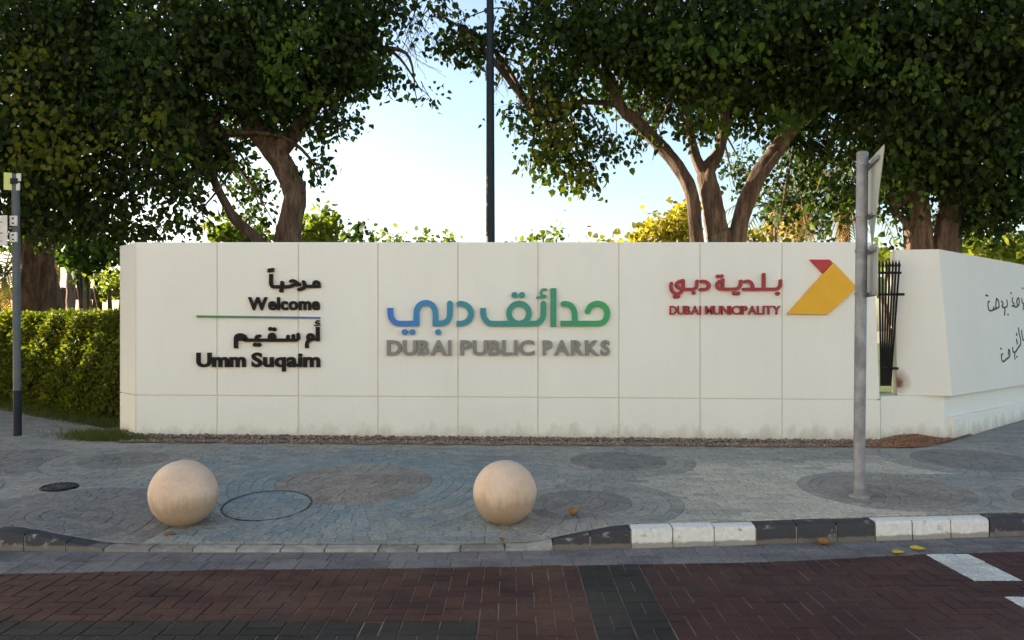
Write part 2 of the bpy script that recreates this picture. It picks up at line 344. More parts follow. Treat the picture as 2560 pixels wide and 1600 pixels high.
def lay(pieces, zf, root, name, rest, mats, gap, ch, score, limit=295):
    """the pieces that show largest become objects of their own, the rest one joined part"""
    pieces.sort(key=score, reverse=True); keys = list(mats)
    rnd = random.Random(3)
    for q in pieces[:limit]:
        mb = MB(); paver(mb, ccw(q[0]), zf, gap, ch, q[2], 0, rnd.gauss(0, .0012)); mb.build(name, M[q[1]], root)
    mb = MB()
    for q in pieces[limit:]: paver(mb, ccw(q[0]), zf, gap, ch, q[2], keys.index(q[1]), rnd.gauss(0, .0012))
    stuff(mb.build(rest, [M[k] for k in keys], root))
def seen_area(q):
    c = (sum(a[0] for a in q[0]) / len(q[0]), sum(a[1] for a in q[0]) / len(q[0]))
    if c[1] < 3.95 or abs(c[0]) > .66 * c[1]: return -1 / (parea(q[0]) + 1e-6)
    return parea(q[0]) / c[1] ** 3

# road
xs = np.linspace(-14, 14, 57); V = []; Fq = []
for x in xs: V += [(x, -3, -.006), (x, Yk(x) + .05, -.006)]
for i in range(len(xs) - 1): Fq.append((2 * i, 2 * i + 2, 2 * i + 3, 2 * i + 1))
road = struct(link('road', mesh('road', V, Fq), M['joint']))
U = .1; GX, GY = .025, .01
P = []
def rect(x, y, w, h): return [(x, y), (x + w, y), (x + w, y + h), (x, y + h)]
def painted(x, y): return 2.82 < x < 3.13 and (5.005 < y < 5.615 or 4.105 < y < 4.715 or 3.2 < y < 3.815)
def zone(x, y):
    if .425 - 1e-4 < x < .825 + 1e-4: return 's'
    if y < 4.31 and y > 3.91 and x < -.175: return 'b'
    return 'h'
def put(p, m):
    c = (sum(a[0] for a in p) / len(p), sum(a[1] for a in p) / len(p))
    yg = Yg(c[0]); sl_ = (Yg(c[0] + .1) - Yg(c[0] - .1)) / .2
    p = clip(p, (c[0], yg), (sl_, -1))
    if len(p) > 2 and parea(p) > .0012: P.append((p, m, False))
nx0, nx1 = int(-7.2 / U), int(7.2 / U)
for j in range(int(1.6 / U), int(6.9 / U)):
    for i in range(nx0, nx1):
        c = (i - j) % 4
        cells = [(i, j), (i + 1, j)] if c == 0 else ([(i, j), (i, j + 1)] if c == 3 else None)
        if not cells: continue
        groups = {}
        for (a, b) in cells:
            x, y = GX + a * U, GY + b * U; k = (zone(x + .05, y + .05), painted(x + .05, y + .05)); groups.setdefault(k, []).append((x, y))
        for (z, pt), cs in groups.items():
            if z != 'h': continue
            x0 = min(q[0] for q in cs); y0 = min(q[1] for q in cs); x1 = max(q[0] for q in cs) + U; y1 = max(q[1] for q in cs) + U
            m = 'paint' if pt else ('red2' if x0 > .8 else 'red')
            put(rect(x0, y0, x1 - x0, y1 - y0), m)
for cx in (.425, .625):                                  # charcoal strip across the road
    k = 0; y = 1.61 + (.2 if cx > .5 else 0)
    while y < 6.2:
        if k % 2: put(rect(cx, y, .1, .2), 'dark'); put(rect(cx + .1, y, .1, .2), 'dark')
        else: put(rect(cx, y, .2, .1), 'dark'); put(rect(cx, y + .1, .2, .1), 'dark')
        y += .2; k += 1
for ry in (3.91, 4.11):                                  # charcoal band along the road
    k = 0; x = -.375 - (.2 if ry > 4 else 0)
    while x > -7.2:
        if k % 2: put(rect(x, ry, .1, .2), 'dark'); put(rect(x + .1, ry, .1, .2), 'dark')
        else: put(rect(x, ry, .2, .1), 'dark'); put(rect(x, ry + .1, .2, .1), 'dark')
        x -= .2; k += 1
    if ry > 4: put(rect(-.375, ry, .2, .1), 'dark'); put(rect(-.375, ry + .1, .2, .1), 'dark')
x = -7.0; half = [.2, .2, .1, .2, .1, .2, .2]
for row in (0, 1):                                       # gutter courses
    x = -7.2 + row * .07; k = row * 3
    while x < 7.2:
        w = half[k % 7]; k += 1; q = []
        for (xx, t) in ((x, row / 2), (x + w, row / 2), (x + w, (row + 1) / 2), (x, (row + 1) / 2)):
            q.append((xx, Yg(xx) + (Yk(xx) - .006 - Yg(xx)) * t))
        P.append((q, 'gutter', True)); x += w
lay(P, lambda x, y: 0.0, road, 'brick', 'distant_bricks', ['red', 'red2', 'dark', 'paint', 'gutter'], .0028, .004, seen_area)

# kerb
V = []; Fq = []; xs = np.linspace(-9, 9, 91)
for x in xs: V += [(x, Yk(x) + .012, -.1), (x, Yk(x) + .012, max(hk(x) - .02, -.004)), (x, Yk(x) + .13, max(hk(x) - .02, -.004))]
for i in range(len(xs) - 1):
    a = 3 * i; Fq += [(a, a + 3, a + 4, a + 1), (a + 1, a + 4, a + 5, a + 2)]
kerb = struct(link('kerb', mesh('kerb', V, Fq), M['conc']))
kx = lambda px: (px - CX) * Yk((px - CX) * 5.8 / F) / F
edges = [kx(p) for p in (-1000, -895, -790, -685, -580, -475, -370, -265, -160, -50, 60, 165, 258, 372, 480, 590, 700, 810, 945, 1042, 1150, 1262, 1382, 1476, 1578, 1682, 1786, 1891, 1993, 2093, 2190, 2283, 2380, 2477, 2575, 2675, 2780, 2890, 3000, 3110, 3220)]
kcol = ['kwhite'] * 3 + ['kblack'] * 3 + ['kwhite'] * 3 + ['kblack', 'kblack', 'kblack', 'kworn', 'kworn', 'conc', 'conc', 'conc', 'conc', 'kworn', 'conc', 'kworn', 'conc', 'kblack', 'kblack', 'kwhite', 'kwhite', 'kwhite', 'kblack', 'kblack', 'kblack', 'kwhite', 'kwhite', 'kwhite', 'kblack', 'kblack', 'kblack', 'kwhite', 'kwhite', 'kwhite', 'kblack']
for i in range(len(edges) - 1):
    mb = MB(); g = .005; V = []
    jz = random.gauss(0, .003); jy = random.gauss(0, .004); segs = 4
    for s_ in range(segs + 1):
        x = edges[i] + g + (edges[i + 1] - edges[i] - 2 * g) * s_ / segs; y = Yk(x) + jy; h = hk(x) + jz
        b_ = min(.02, max(.004, h * .35))
        V += [(x, y, -.05), (x, y + .006, h - b_), (x, y + .006 + b_ * .4, h - b_ * .3), (x, y + .010 + b_, h), (x, y + .125, h + .002), (x, y + .125, -.05)]
    f = [(s_ * 6 + k, (s_ + 1) * 6 + k, (s_ + 1) * 6 + k + 1, s_ * 6 + k + 1) for s_ in range(segs) for k in range(5)] + [(0, 1, 2, 3, 4, 5), tuple(segs * 6 + k for k in (5, 4, 3, 2, 1, 0))]
    mb.add(V, f); mb.build('kerb_stone', M[kcol[i]], kerb, True, 30)

# pavement
PAVE_B = 10.0
def Yb(X): return lerp(X, [-9, -4.9, -4.3, 4.4, 4.9, 5.3, 9], [12.6, 9.65, 9.0, 8.97, 9.3, 9.68, 13.2])
xs = np.linspace(-9, 9, 91); V = []; Fq = []; K = 24
for x in xs:
    for k in range(K + 1):
        y = Yk(x) + .12 + (Yb(x) + .25 - Yk(x) - .12) * (k / K) ** 1.3; V.append((x, y, H(x, y) - .006))
for i in range(len(xs) - 1):
    for k in range(K): a = i * (K + 1) + k; Fq.append((a, a + K + 1, a + K + 2, a + 1))
pave = struct(link('pavement', mesh('pavement', V, Fq, True), M['sand']))
def circ(px, py, rpx, m_in, m_edge, halo, m_halo):
    c = gnd(px, py); return (c.x, c.y, rpx * c.y / F, m_in, m_edge, halo, m_halo)
cover_c = gnd(668, 1262); cover_r = 108 * cover_c.y / F
circles = [(cover_c.x, cover_c.y, cover_r + .006, 'blue', 'blue', 0, 'blue'),
           circ(887, 1203, 200, 'brown', 'brown', .75, 'blue'), circ(1452, 1258, 216, 'purple', 'grey', .12, 'grey'),
           circ(1545, 1152, 190, 'purple', 'grey', 0, 'grey'), circ(175, 1288, 232, 'purple', 'purple', .1, 'purple'),
           circ(310, 1150, 160, 'purple', 'grey', .1, 'grey'), circ(-10, 1157, 180, 'purple', 'purple', .1, 'grey'),
           circ(2225, 1224, 190, 'brown', 'brown', .1, 'grey'), circ(2440, 1150, 200, 'purple', 'grey', .1, 'grey'),
           circ(2720, 1255, 230, 'purple', 'grey', .1, 'grey'), circ(-330, 1240, 230, 'brown', 'grey', .2, 'blue')]
S = []
def inside_pav(c): return Yk(c[0]) + .13 < c[1] < Yb(c[0]) and abs(c[0]) < 8.6
def clip_pave(p):
    c = (sum(a[0] for a in p) / len(p), sum(a[1] for a in p) / len(p))
    for yf, sg in ((lambda x: Yk(x) + .128, 1), (Yb, -1)):
        s_ = (yf(c[0] + .1) - yf(c[0] - .1)) / .2; p = clip(p, (c[0], yf(c[0])), (-s_ * sg, sg))
        if len(p) < 3: return None
    return p
def cut_by(p, cs):
    for (x, y, r) in cs:
        c = (sum(a[0] for a in p) / len(p), sum(a[1] for a in p) / len(p)); dx, dy = c[0] - x, c[1] - y; d = math.hypot(dx, dy)
        if d < r - .06: return None
        if d < r + .2:
            n = (dx / max(d, 1e-6), dy / max(d, 1e-6)); p = clip(p, (x + n[0] * r, y + n[1] * r), n)
            if len(p) < 3: return None
    return p
done = []
for (x, y, r, mi, me_, halo, mh) in circles:
    if (x, y) == (cover_c.x, cover_c.y): done.append((x, y, r)); continue
    nr = max(1, round((r + halo) / .098)); w = (r + halo) / nr
    for k in range(nr):
        r0, r1 = k * w, (k + 1) * w; nseg = max(4, int(6.283 * (r0 + r1) / 2 / (.105 if k % 2 else .12))); ph = random.random()
        for s_ in range(nseg):
            a0, a1 = 6.28318 * (s_ + ph) / nseg, 6.28318 * (s_ + 1 + ph) / nseg
            p = [(x + rr * math.cos(a), y + rr * math.sin(a)) for rr, a in ((r0, a0), (r1, a0), (r1, a1), (r0, a1))]
            if r0 == 0: p = p[1:]
            c = (sum(a[0] for a in p) / len(p), sum(a[1] for a in p) / len(p))
            if not (Yk(c[0]) - .1 < c[1] < Yb(c[0]) + .1): continue
            p = cut_by(p, done)
            p = p and clip_pave(p)
            if p and parea(p) > .002: S.append((p, mi if r1 < r - .2 else (me_ if r1 < r + .02 else (('blue' if (r1 - r) / max(halo, .3) + .3 * math.sin(3 * (a0 + k)) * math.sin(2 * a0) + random.uniform(-.2, .2) < .6 else 'teal') if mh == 'blue' else mh)), True))
    done.append((x, y, r + halo))
A_ = circles[1]
def field(x, y):
    d = math.hypot((x - A_[0]) / 1.5, (y - A_[1]) / 1.0)
    v = d + .12 * math.sin(5 * x) + .1 * math.sin(7 * y + 2 * x)
    v += random.uniform(-.12, .12)
    if v < 1.1: return 'blue'
    if v < 1.55: return 'teal'
    q = random.uniform(-.12, .12) + .15 * math.sin(2.3 * x + y) + .1 * math.sin(5 * y - x)
    if x + q > 3.3 and y < 7.6: return 'teal'
    if x + q > 1.5 and y + q < 8.0: return 'cream'
    if x + q > .9 and y + q < 8.3 or 7.6 < y + q < 8.1: return 'pale'
    return 'grey'
y = 5.6; row = 0
while y < 12.4:
    x = -8.6 + (row % 2) * .1 + random.uniform(0, .02)
    while x < 8.6:
        c = (x + .1, y + .05)
        if Yk(c[0]) - .05 < c[1] < Yb(c[0]) + .05:
            p = cut_by(rect(x, y, .2, .1), done); p = p and clip_pave(p)
            if p and parea(p) > .002: S.append((p, field(*c), True))
        x += .2
    y += .1; row += 1
# setts lying inside the round recessed cover
Sc = []
y = cover_c.y - cover_r; row = 0
while y < cover_c.y + cover_r:
    x = cover_c.x - cover_r - (row % 2) * .1
    while x < cover_c.x + cover_r:
        p = rect(x, y, .2, .1); c = (x + .1, y + .05); rr = cover_r - .008
        for k in range(4):
            c = (sum(a[0] for a in p) / len(p), sum(a[1] for a in p) / len(p))
            far = max(p, key=lambda q: math.hypot(q[0] - cover_c.x, q[1] - cover_c.y)); d = math.hypot(far[0] - cover_c.x, far[1] - cover_c.y)
            if d > rr:
                n = ((far[0] - cover_c.x) / d, (far[1] - cover_c.y) / d); p = clip(p, (cover_c.x + n[0] * rr, cover_c.y + n[1] * rr), (-n[0], -n[1]))
                if len(p) < 3: break
        if len(p) > 2 and parea(p) > .002: Sc.append(p)
        x += .2
    y += .1; row += 1
lay(S, lambda x, y: H(x, y), pave, 'sett', 'distant_setts', ['blue', 'grey', 'brown', 'cream', 'purple', 'teal', 'pale'], .0022, .003, seen_area)

# ------------------------------------------------------------------ park wall
WY = 9.4
wx = lambda px: (px - CX) * WY / F
wz = lambda py: EYE - (py - HY) * WY / F
def slab(mb, a, b, z, n, th, ch=.006, mi=0):
    """a panel between plan points a and b; z = (za0, zb0, za1, zb1); face proud by th along outward n, chamfered"""
    (za0, zb0, za1, zb1) = z; a, b = Vector(a), Vector(b); n = Vector(n); t = (b - a).normalized()
    P = [(a, za0), (b, zb0), (b, zb1), (a, za1)]; ins = [(a + t * ch, za0 + ch), (b - t * ch, zb0 + ch), (b - t * ch, zb1 - ch), (a + t * ch, za1 - ch)]
    V = [(p.x, p.y, zz) for p, zz in P] + [(p.x + n.x * (th - ch), p.y + n.y * (th - ch), zz) for p, zz in P] + [(p.x + n.x * th, p.y + n.y * th, zz) for p, zz in ins]
    f = [(3, 2, 1, 0)] + [(i, (i + 1) % 4, 4 + (i + 1) % 4, 4 + i) for i in range(4)] + [(4 + i, 4 + (i + 1) % 4, 8 + (i + 1) % 4, 8 + i) for i in range(4)] + [(8, 9, 10, 11)]
    mb.add(V, f, mi)
wall = thing('park_wall', 'long cream panelled wall carrying the park name, rising behind the two ball bollards', 'wall', loc=(0, WY + .2, .2))
def wpart(mb, name, m, par=wall, smooth=False):
    mb.v = [(x - par.location.x, y - par.location.y, z - par.location.z) for x, y, z in mb.v]; return mb.build(name, m, par, smooth)
ZT = wz(606.5); jz = lambda px: wz(988 + 11 * (px - 340) / 1850)
cols_px = [340, 543, 746, 945, 1145, 1345, 1547, 1750, 1955, 2182]
TH = .008
# core: footprint lofted; the right end leans inwards, the left end is cut back at an angle
LB, LT = (-4.70, 9.84), (-4.715, 9.84)
mb = MB()
mb.loft([(wx(340), WY + TH, -.1), (wx(2200), WY + TH, -.1), (wx(2200), WY + .40, -.1), (-4.45, WY + .55, -.1), (LB[0] + .012, LB[1] + .012, -.1)],
        [(wx(340), WY + TH, ZT - .012), (wx(2180), WY + TH, ZT - .012), (wx(2180), WY + .40, ZT - .012), (-4.45, WY + .55, ZT - .012), (LT[0] + .012, LT[1] + .012, ZT - .012)])
wpart(mb, 'core', M['core'])
g = .006
for i in range(len(cols_px) - 1):
    a, b = cols_px[i], cols_px[i + 1]; xa, xb = wx(a) + (g if i else 0), wx(b) - g
    if i == len(cols_px) - 2:                                    # the last panel's free edge leans
        mb = MB(); V = [(xa, WY, jz(a) + g), (wx(2199), WY, jz(b) + g), (wx(2182), WY, ZT), (xa, WY, ZT)]
        mb.loft([V[0], V[1], (V[1][0], WY + TH - .001, V[1][2]), (V[0][0], WY + TH - .001, V[0][2])], [V[3], V[2], (V[2][0], WY + TH - .001, ZT), (xa, WY + TH - .001, ZT)])
        wpart(mb, 'panel', M['wall']); xb = wx(2201)
    else:
        mb = MB(); slab(mb, (xa, WY + TH - .001), (xb, WY + TH - .001), (jz(a) + g, jz(b) + g, ZT, ZT), (0, -1), TH, .003); wpart(mb, 'panel', M['wall'])
    mb = MB(); slab(mb, (xa, WY + TH - .001), (xb, WY + TH - .001), (-.05, -.05, jz(a) - g, jz(b) - g), (0, -1), TH - .001, .003); wpart(mb, 'plinth_panel', M['wall'])
e0, e1 = Vector((wx(340) - .004, WY + TH * .5)), Vector(LB); t = (e1 - e0).normalized(); nn = (t.y, -t.x); nn = nn if nn[1] < 0 else (-nn[0], -nn[1])
for z0, z1, nm in ((jz(330) + g, ZT, 'end_panel'), (-.05, jz(330) - g, 'plinth_panel')):
    mb = MB(); slab(mb, e1, e0, (z0, z0, z1, z1), nn, TH * .6, .003); wpart(mb, nm, M['wall'])
mb = MB(); mb.loft([(wx(340), WY + .003, ZT - .011), (wx(2181), WY + .003, ZT - .011), (wx(2181), WY + .40, ZT - .011), (-4.45, WY + .55, ZT - .011), (LT[0], LT[1], ZT - .011)],
                   [(wx(340) + .01, WY + .014, ZT + .006), (wx(2180), WY + .014, ZT + .006), (wx(2180), WY + .39, ZT + .006), (-4.45, WY + .54, ZT + .006), (LT[0] + .01, LT[1] + .005, ZT + .006)])
wpart(mb, 'coping', M['wall'])

# unseen villa added across the street behind the camera; its sunlit front throws warm light back on the wall
vl = thing('bounce_villa', 'unseen cream two storey villa added across the street to bounce warm light, behind the viewer', 'building', loc=(-2, -9.5, 0))
mb = MB(); mb.box((0, -4, 4.4), (34, 8, 9)); mb.build('wall', M['villa'], vl)
mb = MB(); mb.box((0, -4, 9.05), (34.6, 8.6, .3)); mb.build('roof', M['villa'], vl)
for k in range(9):
    for zz in (1.7, 5.2):
        mb = MB(); mb.box((-13.2 + 3.3 * k, .03, zz), (1.3, .06, 1.5)); wnd = mb.build('window', M['villaglass'], vl)
        mb = MB(); mb.box((-13.2 + 3.3 * k, .06, zz - .82), (1.6, .14, .1)); mb.build('sill', M['villa'], wnd)
# boundary wall to the right: leaning pier, then a wall going back at an angle
bw = thing('boundary_wall', 'cream wall with leaning end pier and black handwriting, behind the grey sign post', 'wall', loc=(5.0, 9.6, .2))
D = Vector((.727, .687, 0)); Nn = Vector((.687, -.727, 0))
BL = at(2243, 986, 9.5); BR = at(2380, 991, 9.42); TR = at(2347, 623, 9.56); TL = at(2237, 628, 9.64)
BL.z = BR.z = at(2300, 989, 9.46).z; TL.z = TR.z
mb = MB(); L = 9.0; th = .34
mb.loft([BL, BR, BR + D * L, BR + D * L - Nn * th, BL + D * .25 + Vector((0, .35, 0))], [TL, TR, TR + D * L, TR + D * L - Nn * (th - .1), TL + D * .2 + Vector((0, .3, 0))])
wpart(mb, 'upper_wall', M['wall2'], bw)
PL = at(2201, 990, 9.42); PR = at(2361, 992, 9.5); z1 = BL.z - .002
mb = MB()
b0 = [(PL.x, 9.415), (PR.x - .62, 9.45), (PR.x, PR.y), (PR.x + D.x * L, PR.y + D.y * L), (PR.x + D.x * L - .24, PR.y + D.y * L + .24), (PR.x - .3, 9.85), (PL.x, 9.8)]
mb.loft([(x, y, -.1) for x, y in b0], [(x, y, z1) for x, y in b0]); wpart(mb, 'plinth', M['wall'], bw)
p0 = Vector((PR.x, PR.y, 0)) + D * .12
mb = MB(); zz = [at(2372, 1043, 9.55).z, 0]
for k in range(6):
    a = p0 + D * (k * 1.45 + .004); b = p0 + D * ((k + 1) * 1.45 - .004); mb = MB()
    slab(mb, a.to_2d(), b.to_2d(), (-.1, -.1, zz[0], zz[0]), Nn.to_2d(), .05, .008); wpart(mb, 'base_step', M['wall'], bw)
# picket infill between the two walls
fn = thing('picket_fence', 'short fan of black spear-topped iron pickets filling the gap between the walls', 'fence', loc=at(2225, 960, 9.47))
def fpart(mb, name, m): 
    l = fn.location; mb.v = [(x - l.x, y - l.y, z - l.z) for x, y, z in mb.v]; return mb.build(name, m, fn)
fy = 9.44
tops = [2198, 2207, 2216, 2224, 2232, 2240, 2248]; bots = [2203, 2206.5, 2210, 2214, 2218, 2222, 2226]
for i, (a, b) in enumerate(zip(tops, bots)):
    mb = MB(); p0, p1 = at(b, 964, fy + .02), at(a, 668, fy); y0 = fy + .003 * (i % 2)
    mb.tube([p0, p1], .012, 6)
    for zt in (at(a, 668, fy),):
        mb.tube([p1, p1 + Vector((0, 0, .012)), p1 + Vector((0, 0, .035)), p1 + Vector((0, 0, .085))], [.010, .020, .016, .001], 6)
    fpart(mb, 'picket', M['iron'])
for py, l, r in ((682, 2194, 2253), (736, 2196, 2246), (920, 2203, 2230), (962, 2201, 2228)):
    mb = MB(); a, b = at(l, py, fy + .018), at(r, py, fy + .018); mb.box((a + b) / 2, (abs(b.x - a.x), .02, .026)); fpart(mb, 'rail', M['iron'])
for px, py in ((2251, 736), (2236, 921)):
    mb = MB(); c = at(px, py, fy - .005); mb.box(c, (.075, .05, .03)); fpart(mb, 'bracket', M['iron'])
lb = at(2206, 722, 9.62); mb = MB()  # pale plate added for the bright opening behind the pickets
pp = [(lb.x + sx * .045, lb.y, lb.z + sz) for sx, sz in ((-1, -.11), (1, -.11), (1.05, .06), (.6, .12), (-.3, .14), (-1, .08))]
mb.loft(pp, [(x, y + .05, z) for x, y, z in pp]); tag(mb.build('opening_plate', M['yellowplate']), 'small pale rounded plate standing in for the bright opening behind the black pickets', 'lamp')
bpy.data.objects['opening_plate'].data.flip_normals()

# ------------------------------------------------------------------ lettering on the wall
def ribbon(mb, pts, w, y0, y1, plane=None, capa='r', capb='r', closed=False, n=7, sharp=False):
    """a stroke of width w drawn along pts in (X, Z) and cut out of sheet reaching from y0 (back) to y1 (front)"""
    P = [Vector((p[0], p[1])) for p in pts]
    if not sharp and len(P) > 2 and not closed: P = [Vector((q.x, q.y)) for q in spline([Vector((p.x, p.y, 0)) for p in P], n)]
    Q = []
    for p in P:
        if not Q or (p - Q[-1]).length > 1e-5: Q.append(p)
    P = Q; m = len(P); Lf, Rt = [], []
    for i in range(m):
        a = P[(i - 1) % m] if (i or closed) else P[i]; b = P[(i + 1) % m] if (i < m - 1 or closed) else P[i]
        t = (b - a).normalized(); nv = Vector((-t.y, t.x)) * (w / 2); Lf.append(P[i] + nv); Rt.append(P[i] - nv)
    tris = []; outline = []
    pv = Lf + Rt; quads = [(i, m + i, m + (i + 1) % m, (i + 1) % m) for i in range(m if closed else m - 1)]
    fans = []
    if not closed:
        for (i, sgn, cap) in ((0, -1, capa), (m - 1, 1, capb)):
            if cap != 'r': continue
            t = (P[1] - P[0]).normalized() if i == 0 else (P[-1] - P[-2]).normalized(); nv = Vector((-t.y, t.x)); k0 = len(pv); arc = []
            for k in range(1, 6):
                an = math.pi * k / 6; pv.append(P[i] + (nv * math.cos(an) + t * sgn * math.sin(an)) * (w / 2)); arc.append(k0 + k - 1)
            fans.append((i, arc))
    nv_ = len(pv); pl = plane or (lambda x, z, d: (x, d, z))
    V = [pl(p.x, p.y, y1) for p in pv] + [pl(p.x, p.y, y0) for p in pv]; f = list(quads)
    for i in range(m if closed else m - 1):
        j = (i + 1) % m; f += [(i, j, nv_ + j, nv_ + i), (m + j, m + i, nv_ + m + i, nv_ + m + j)]
    for (i, arc) in fans:
        loop = [i] + arc + [m + i]; f.append(tuple(loop)); f += [(loop[k], loop[k + 1], nv_ + loop[k + 1], nv_ + loop[k]) for k in range(len(loop) - 1)]
    done_c = {i for i, _ in fans}
    if not closed:
        for i in (0, m - 1):
            if i not in done_c: f.append((i, m + i, nv_ + m + i, nv_ + i))
    mb.add(V, f)
def sign(name, label, cat, loc_px, group=None):
    l = at(loc_px[0], loc_px[1], WY); return thing(name, label, cat, group, l)
def signpart(mb, name, m, par):
    l = par.matrix_basis.translation; mb.v = [(x - l.x, y - l.y, z - l.z) for x, y, z in mb.v]
    o = mb.build(name, m, par); me = o.data
    import bmesh
    bm = bmesh.new(); bm.from_mesh(me); bmesh.ops.recalc_face_normals(bm, faces=bm.faces); bm.to_mesh(me); bm.free(); return o
class Z:                                                 # reading points off an enlargement of the photograph
    def __init__(s, ox, oy, k): s.o = (ox, oy); s.k = k
    def p(s, q): v = at(s.o[0] + q[0] / s.k, s.o[1] + q[1] / s.k, WY); return (v.x, v.z)
    def w(s, d): return d / s.k * WY / F
def circle_pts(c, r, n=24): return [(c[0] + r * math.cos(6.28318 * k / n), c[1] + r * math.sin(6.28318 * k / n)) for k in range(n)]
cnt = [0]
def draw(par, z, m, parts, depth=.035, back=.004):
    """parts: (name, [stroke, ...]); stroke = ('s', pts, width, capA, capB) | ('o', centre, radius, width) | ('d', centre, radius)"""
    for name, strokes in parts:
        mb = MB()
        for st in strokes:
            cnt[0] += 1; e = (cnt[0] % 7) * .0008; y0, y1 = WY + .001, WY - depth - e
            if st[0] == 's':
                ribbon(mb, [z.p(q) for q in st[1]], z.w(st[2]), y0, y1, capa=st[3] if len(st) > 3 else 'r', capb=st[4] if len(st) > 4 else 'r', sharp=len(st) > 5)
            elif st[0] == 'o': ribbon(mb, [z.p(q) for q in circle_pts(st[1], st[2])], z.w(st[3]), y0, y1, closed=True)
            elif st[0] == 'd':
                pts = [z.p(q) for q in circle_pts(st[1], st[2], 16)]; k = len(pts)
                mb.add([(x, y1, zz) for x, zz in pts] + [(x, y0, zz) for x, zz in pts], [tuple(range(k))] + [(i, (i + 1) % k, k + (i + 1) % k, k + i) for i in range(k)])
        signpart(mb, name, m, par)

fontc = {}
def glyph(ch, off, res=4):
    key = (ch, off)
    if key in fontc: return fontc[key]
    cu = bpy.data.curves.new('glyph', 'FONT'); cu.body = ch; cu.size = 1; cu.extrude = .5; cu.offset = off; cu.resolution_u = res; cu.fill_mode = 'BOTH'
    o = bpy.data.objects.new('glyph', cu); col.objects.link(o); dg = bpy.context.evaluated_depsgraph_get()
    me = bpy.data.meshes.new_from_object(o.evaluated_get(dg)); bpy.data.objects.remove(o); bpy.data.curves.remove(cu)
    v = np.array([x.co[:] for x in me.vertices]); f = [tuple(p.vertices) for p in me.polygons]; bpy.data.meshes.remove(me)
    fontc[key] = (v, f); return v, f
def latin(par, z, text, x0, x1, ytop, ybase, m, off, gap, depth=.035):
    G = [glyph(c, off) for c in text]; cap = glyph(text[0], off)[0]; hcap = cap[:, 1].max()
    W = [g[0][:, 0].max() - g[0][:, 0].min() for g in G]
    tot = sum(W) + gap * (len(text) - 1); X0, Zb = z.p((x0, ybase)); X1, Zt = z.p((x1, ytop)); sx = (X1 - X0) / tot; sz = (Zt - Zb) / hcap
    x = 0
    for ch, (v, f), w in zip(text, G, W):
        mb = MB(); a = v[:, 0] - v[:, 0].min() + x; mb.add([(X0 + a_ * sx, WY + .001 - (.5 + c_) * depth, Zb + b_ * sz) for a_, b_, c_ in zip(a, v[:, 1], v[:, 2])], f)
        signpart(mb, 'letter', m, par); x += w + gap
z1_ = Z(440, 620, 4.448); z2_ = Z(940, 690, 3.903); z3_ = Z(1640, 620, 4.481)
BK = M['black']
s1 = sign('arabic_lettering', 'small black Arabic welcome word at the top of the left wall text', 'lettering', (735, 715), 'raised lettering on the park wall')
draw(s1, z1_, BK, [
    ('letter', [('o', (1566, 402), 27, 34), ('s', [(1598, 428), (1440, 428)], 36), ('s', [(1424, 378), (1438, 414), (1420, 448), (1374, 464)], 38)]),
    ('letter', [('s', [(1282, 372), (1312, 366), (1345, 384), (1378, 404)], 36), ('s', [(1378, 408), (1320, 412), (1250, 432), (1080, 432)], 38), ('s', [(1187, 384), (1187, 430)], 38), ('s', [(1064, 290), (1064, 400), (1084, 430)], 40, 'f')]),
    ('dot', [('d', (1178, 474), 24)]), ('tanween_mark', [('s', [(1036, 242), (1088, 234)], 22), ('s', [(1036, 264), (1086, 258)], 22)])])
s2 = sign('english_lettering', 'black raised word Welcome directly above the thin green and blue line', 'lettering', (712, 775), 'raised lettering on the park wall')
latin(s2, z1_, 'Welcome', 808, 1605, 547, 685, BK, .036, .045)
s3 = sign('coloured_rule', 'thin raised line running green to blue under the word Welcome', 'sign line', (647, 795))
M['rule'] = gradient_mat('rule_gradient', wx(495), wx(802), [(0, (.02, .17, .05)), (.45, (.01, .15, .12)), (.8, (.005, .10, .33)), (1, (.01, .16, .45))])
mb = MB(); a, b = at(493.5, 791, WY), at(801.5, 794.5, WY); h = .022
mb.loft([(a.x, WY - .03, a.z - h / 2), (b.x, WY - .03, b.z - h / 2), (b.x, WY + .001, b.z - h / 2), (a.x, WY + .001, a.z - h / 2)], [(a.x, WY - .03, a.z + h / 2), (b.x, WY - .03, b.z + h / 2), (b.x, WY + .001, b.z + h / 2), (a.x, WY + .001, a.z + h / 2)])
signpart(mb, 'bar', M['rule'], s3)
s4 = sign('arabic_lettering', 'black Arabic place name between the coloured line and the words Umm Suqaim', 'lettering', (690, 860), 'raised lettering on the park wall')
draw(s4, z1_, BK, [
    ('letter', [('s', [(1582, 876), (1582, 1036)], 42, 'f', 'f')]), ('hamza', [('s', [(1598, 812), (1572, 813), (1562, 834), (1596, 838)], 15), ('s', [(1550, 860), (1602, 856)], 15)]),
    ('letter', [('o', (1500, 992), 28, 38), ('s', [(1535, 1012), (1490, 1024), (1463, 1056), (1462, 1112)], 40, 'r', 'f')]),
    ('letter', [('s', [(1364, 962), (1370, 1004), (1345, 1024), (760, 1024)], 38, 'r', 'f', 1), ('s', [(1364, 958), (1368, 1006)], 34), ('s', [(1310, 972), (1310, 1020)], 34), ('s', [(1252, 980), (1246, 1020)], 34),
                ('o', (1074, 986), 27, 36), ('s', [(936, 978), (904, 988), (906, 1020)], 36), ('s', [(790, 1024), (768, 986), (730, 968), (694, 974), (674, 1004), (674, 1114)], 42, 'r', 'f'), ('s', [(690, 1008), (770, 1012)], 44)]),
    ('dot', [('d', (1056, 900), 23)]), ('dot', [('d', (1100, 904), 23)]), ('dot', [('d', (886, 1074), 23)]), ('dot', [('d', (930, 1076), 23)])])
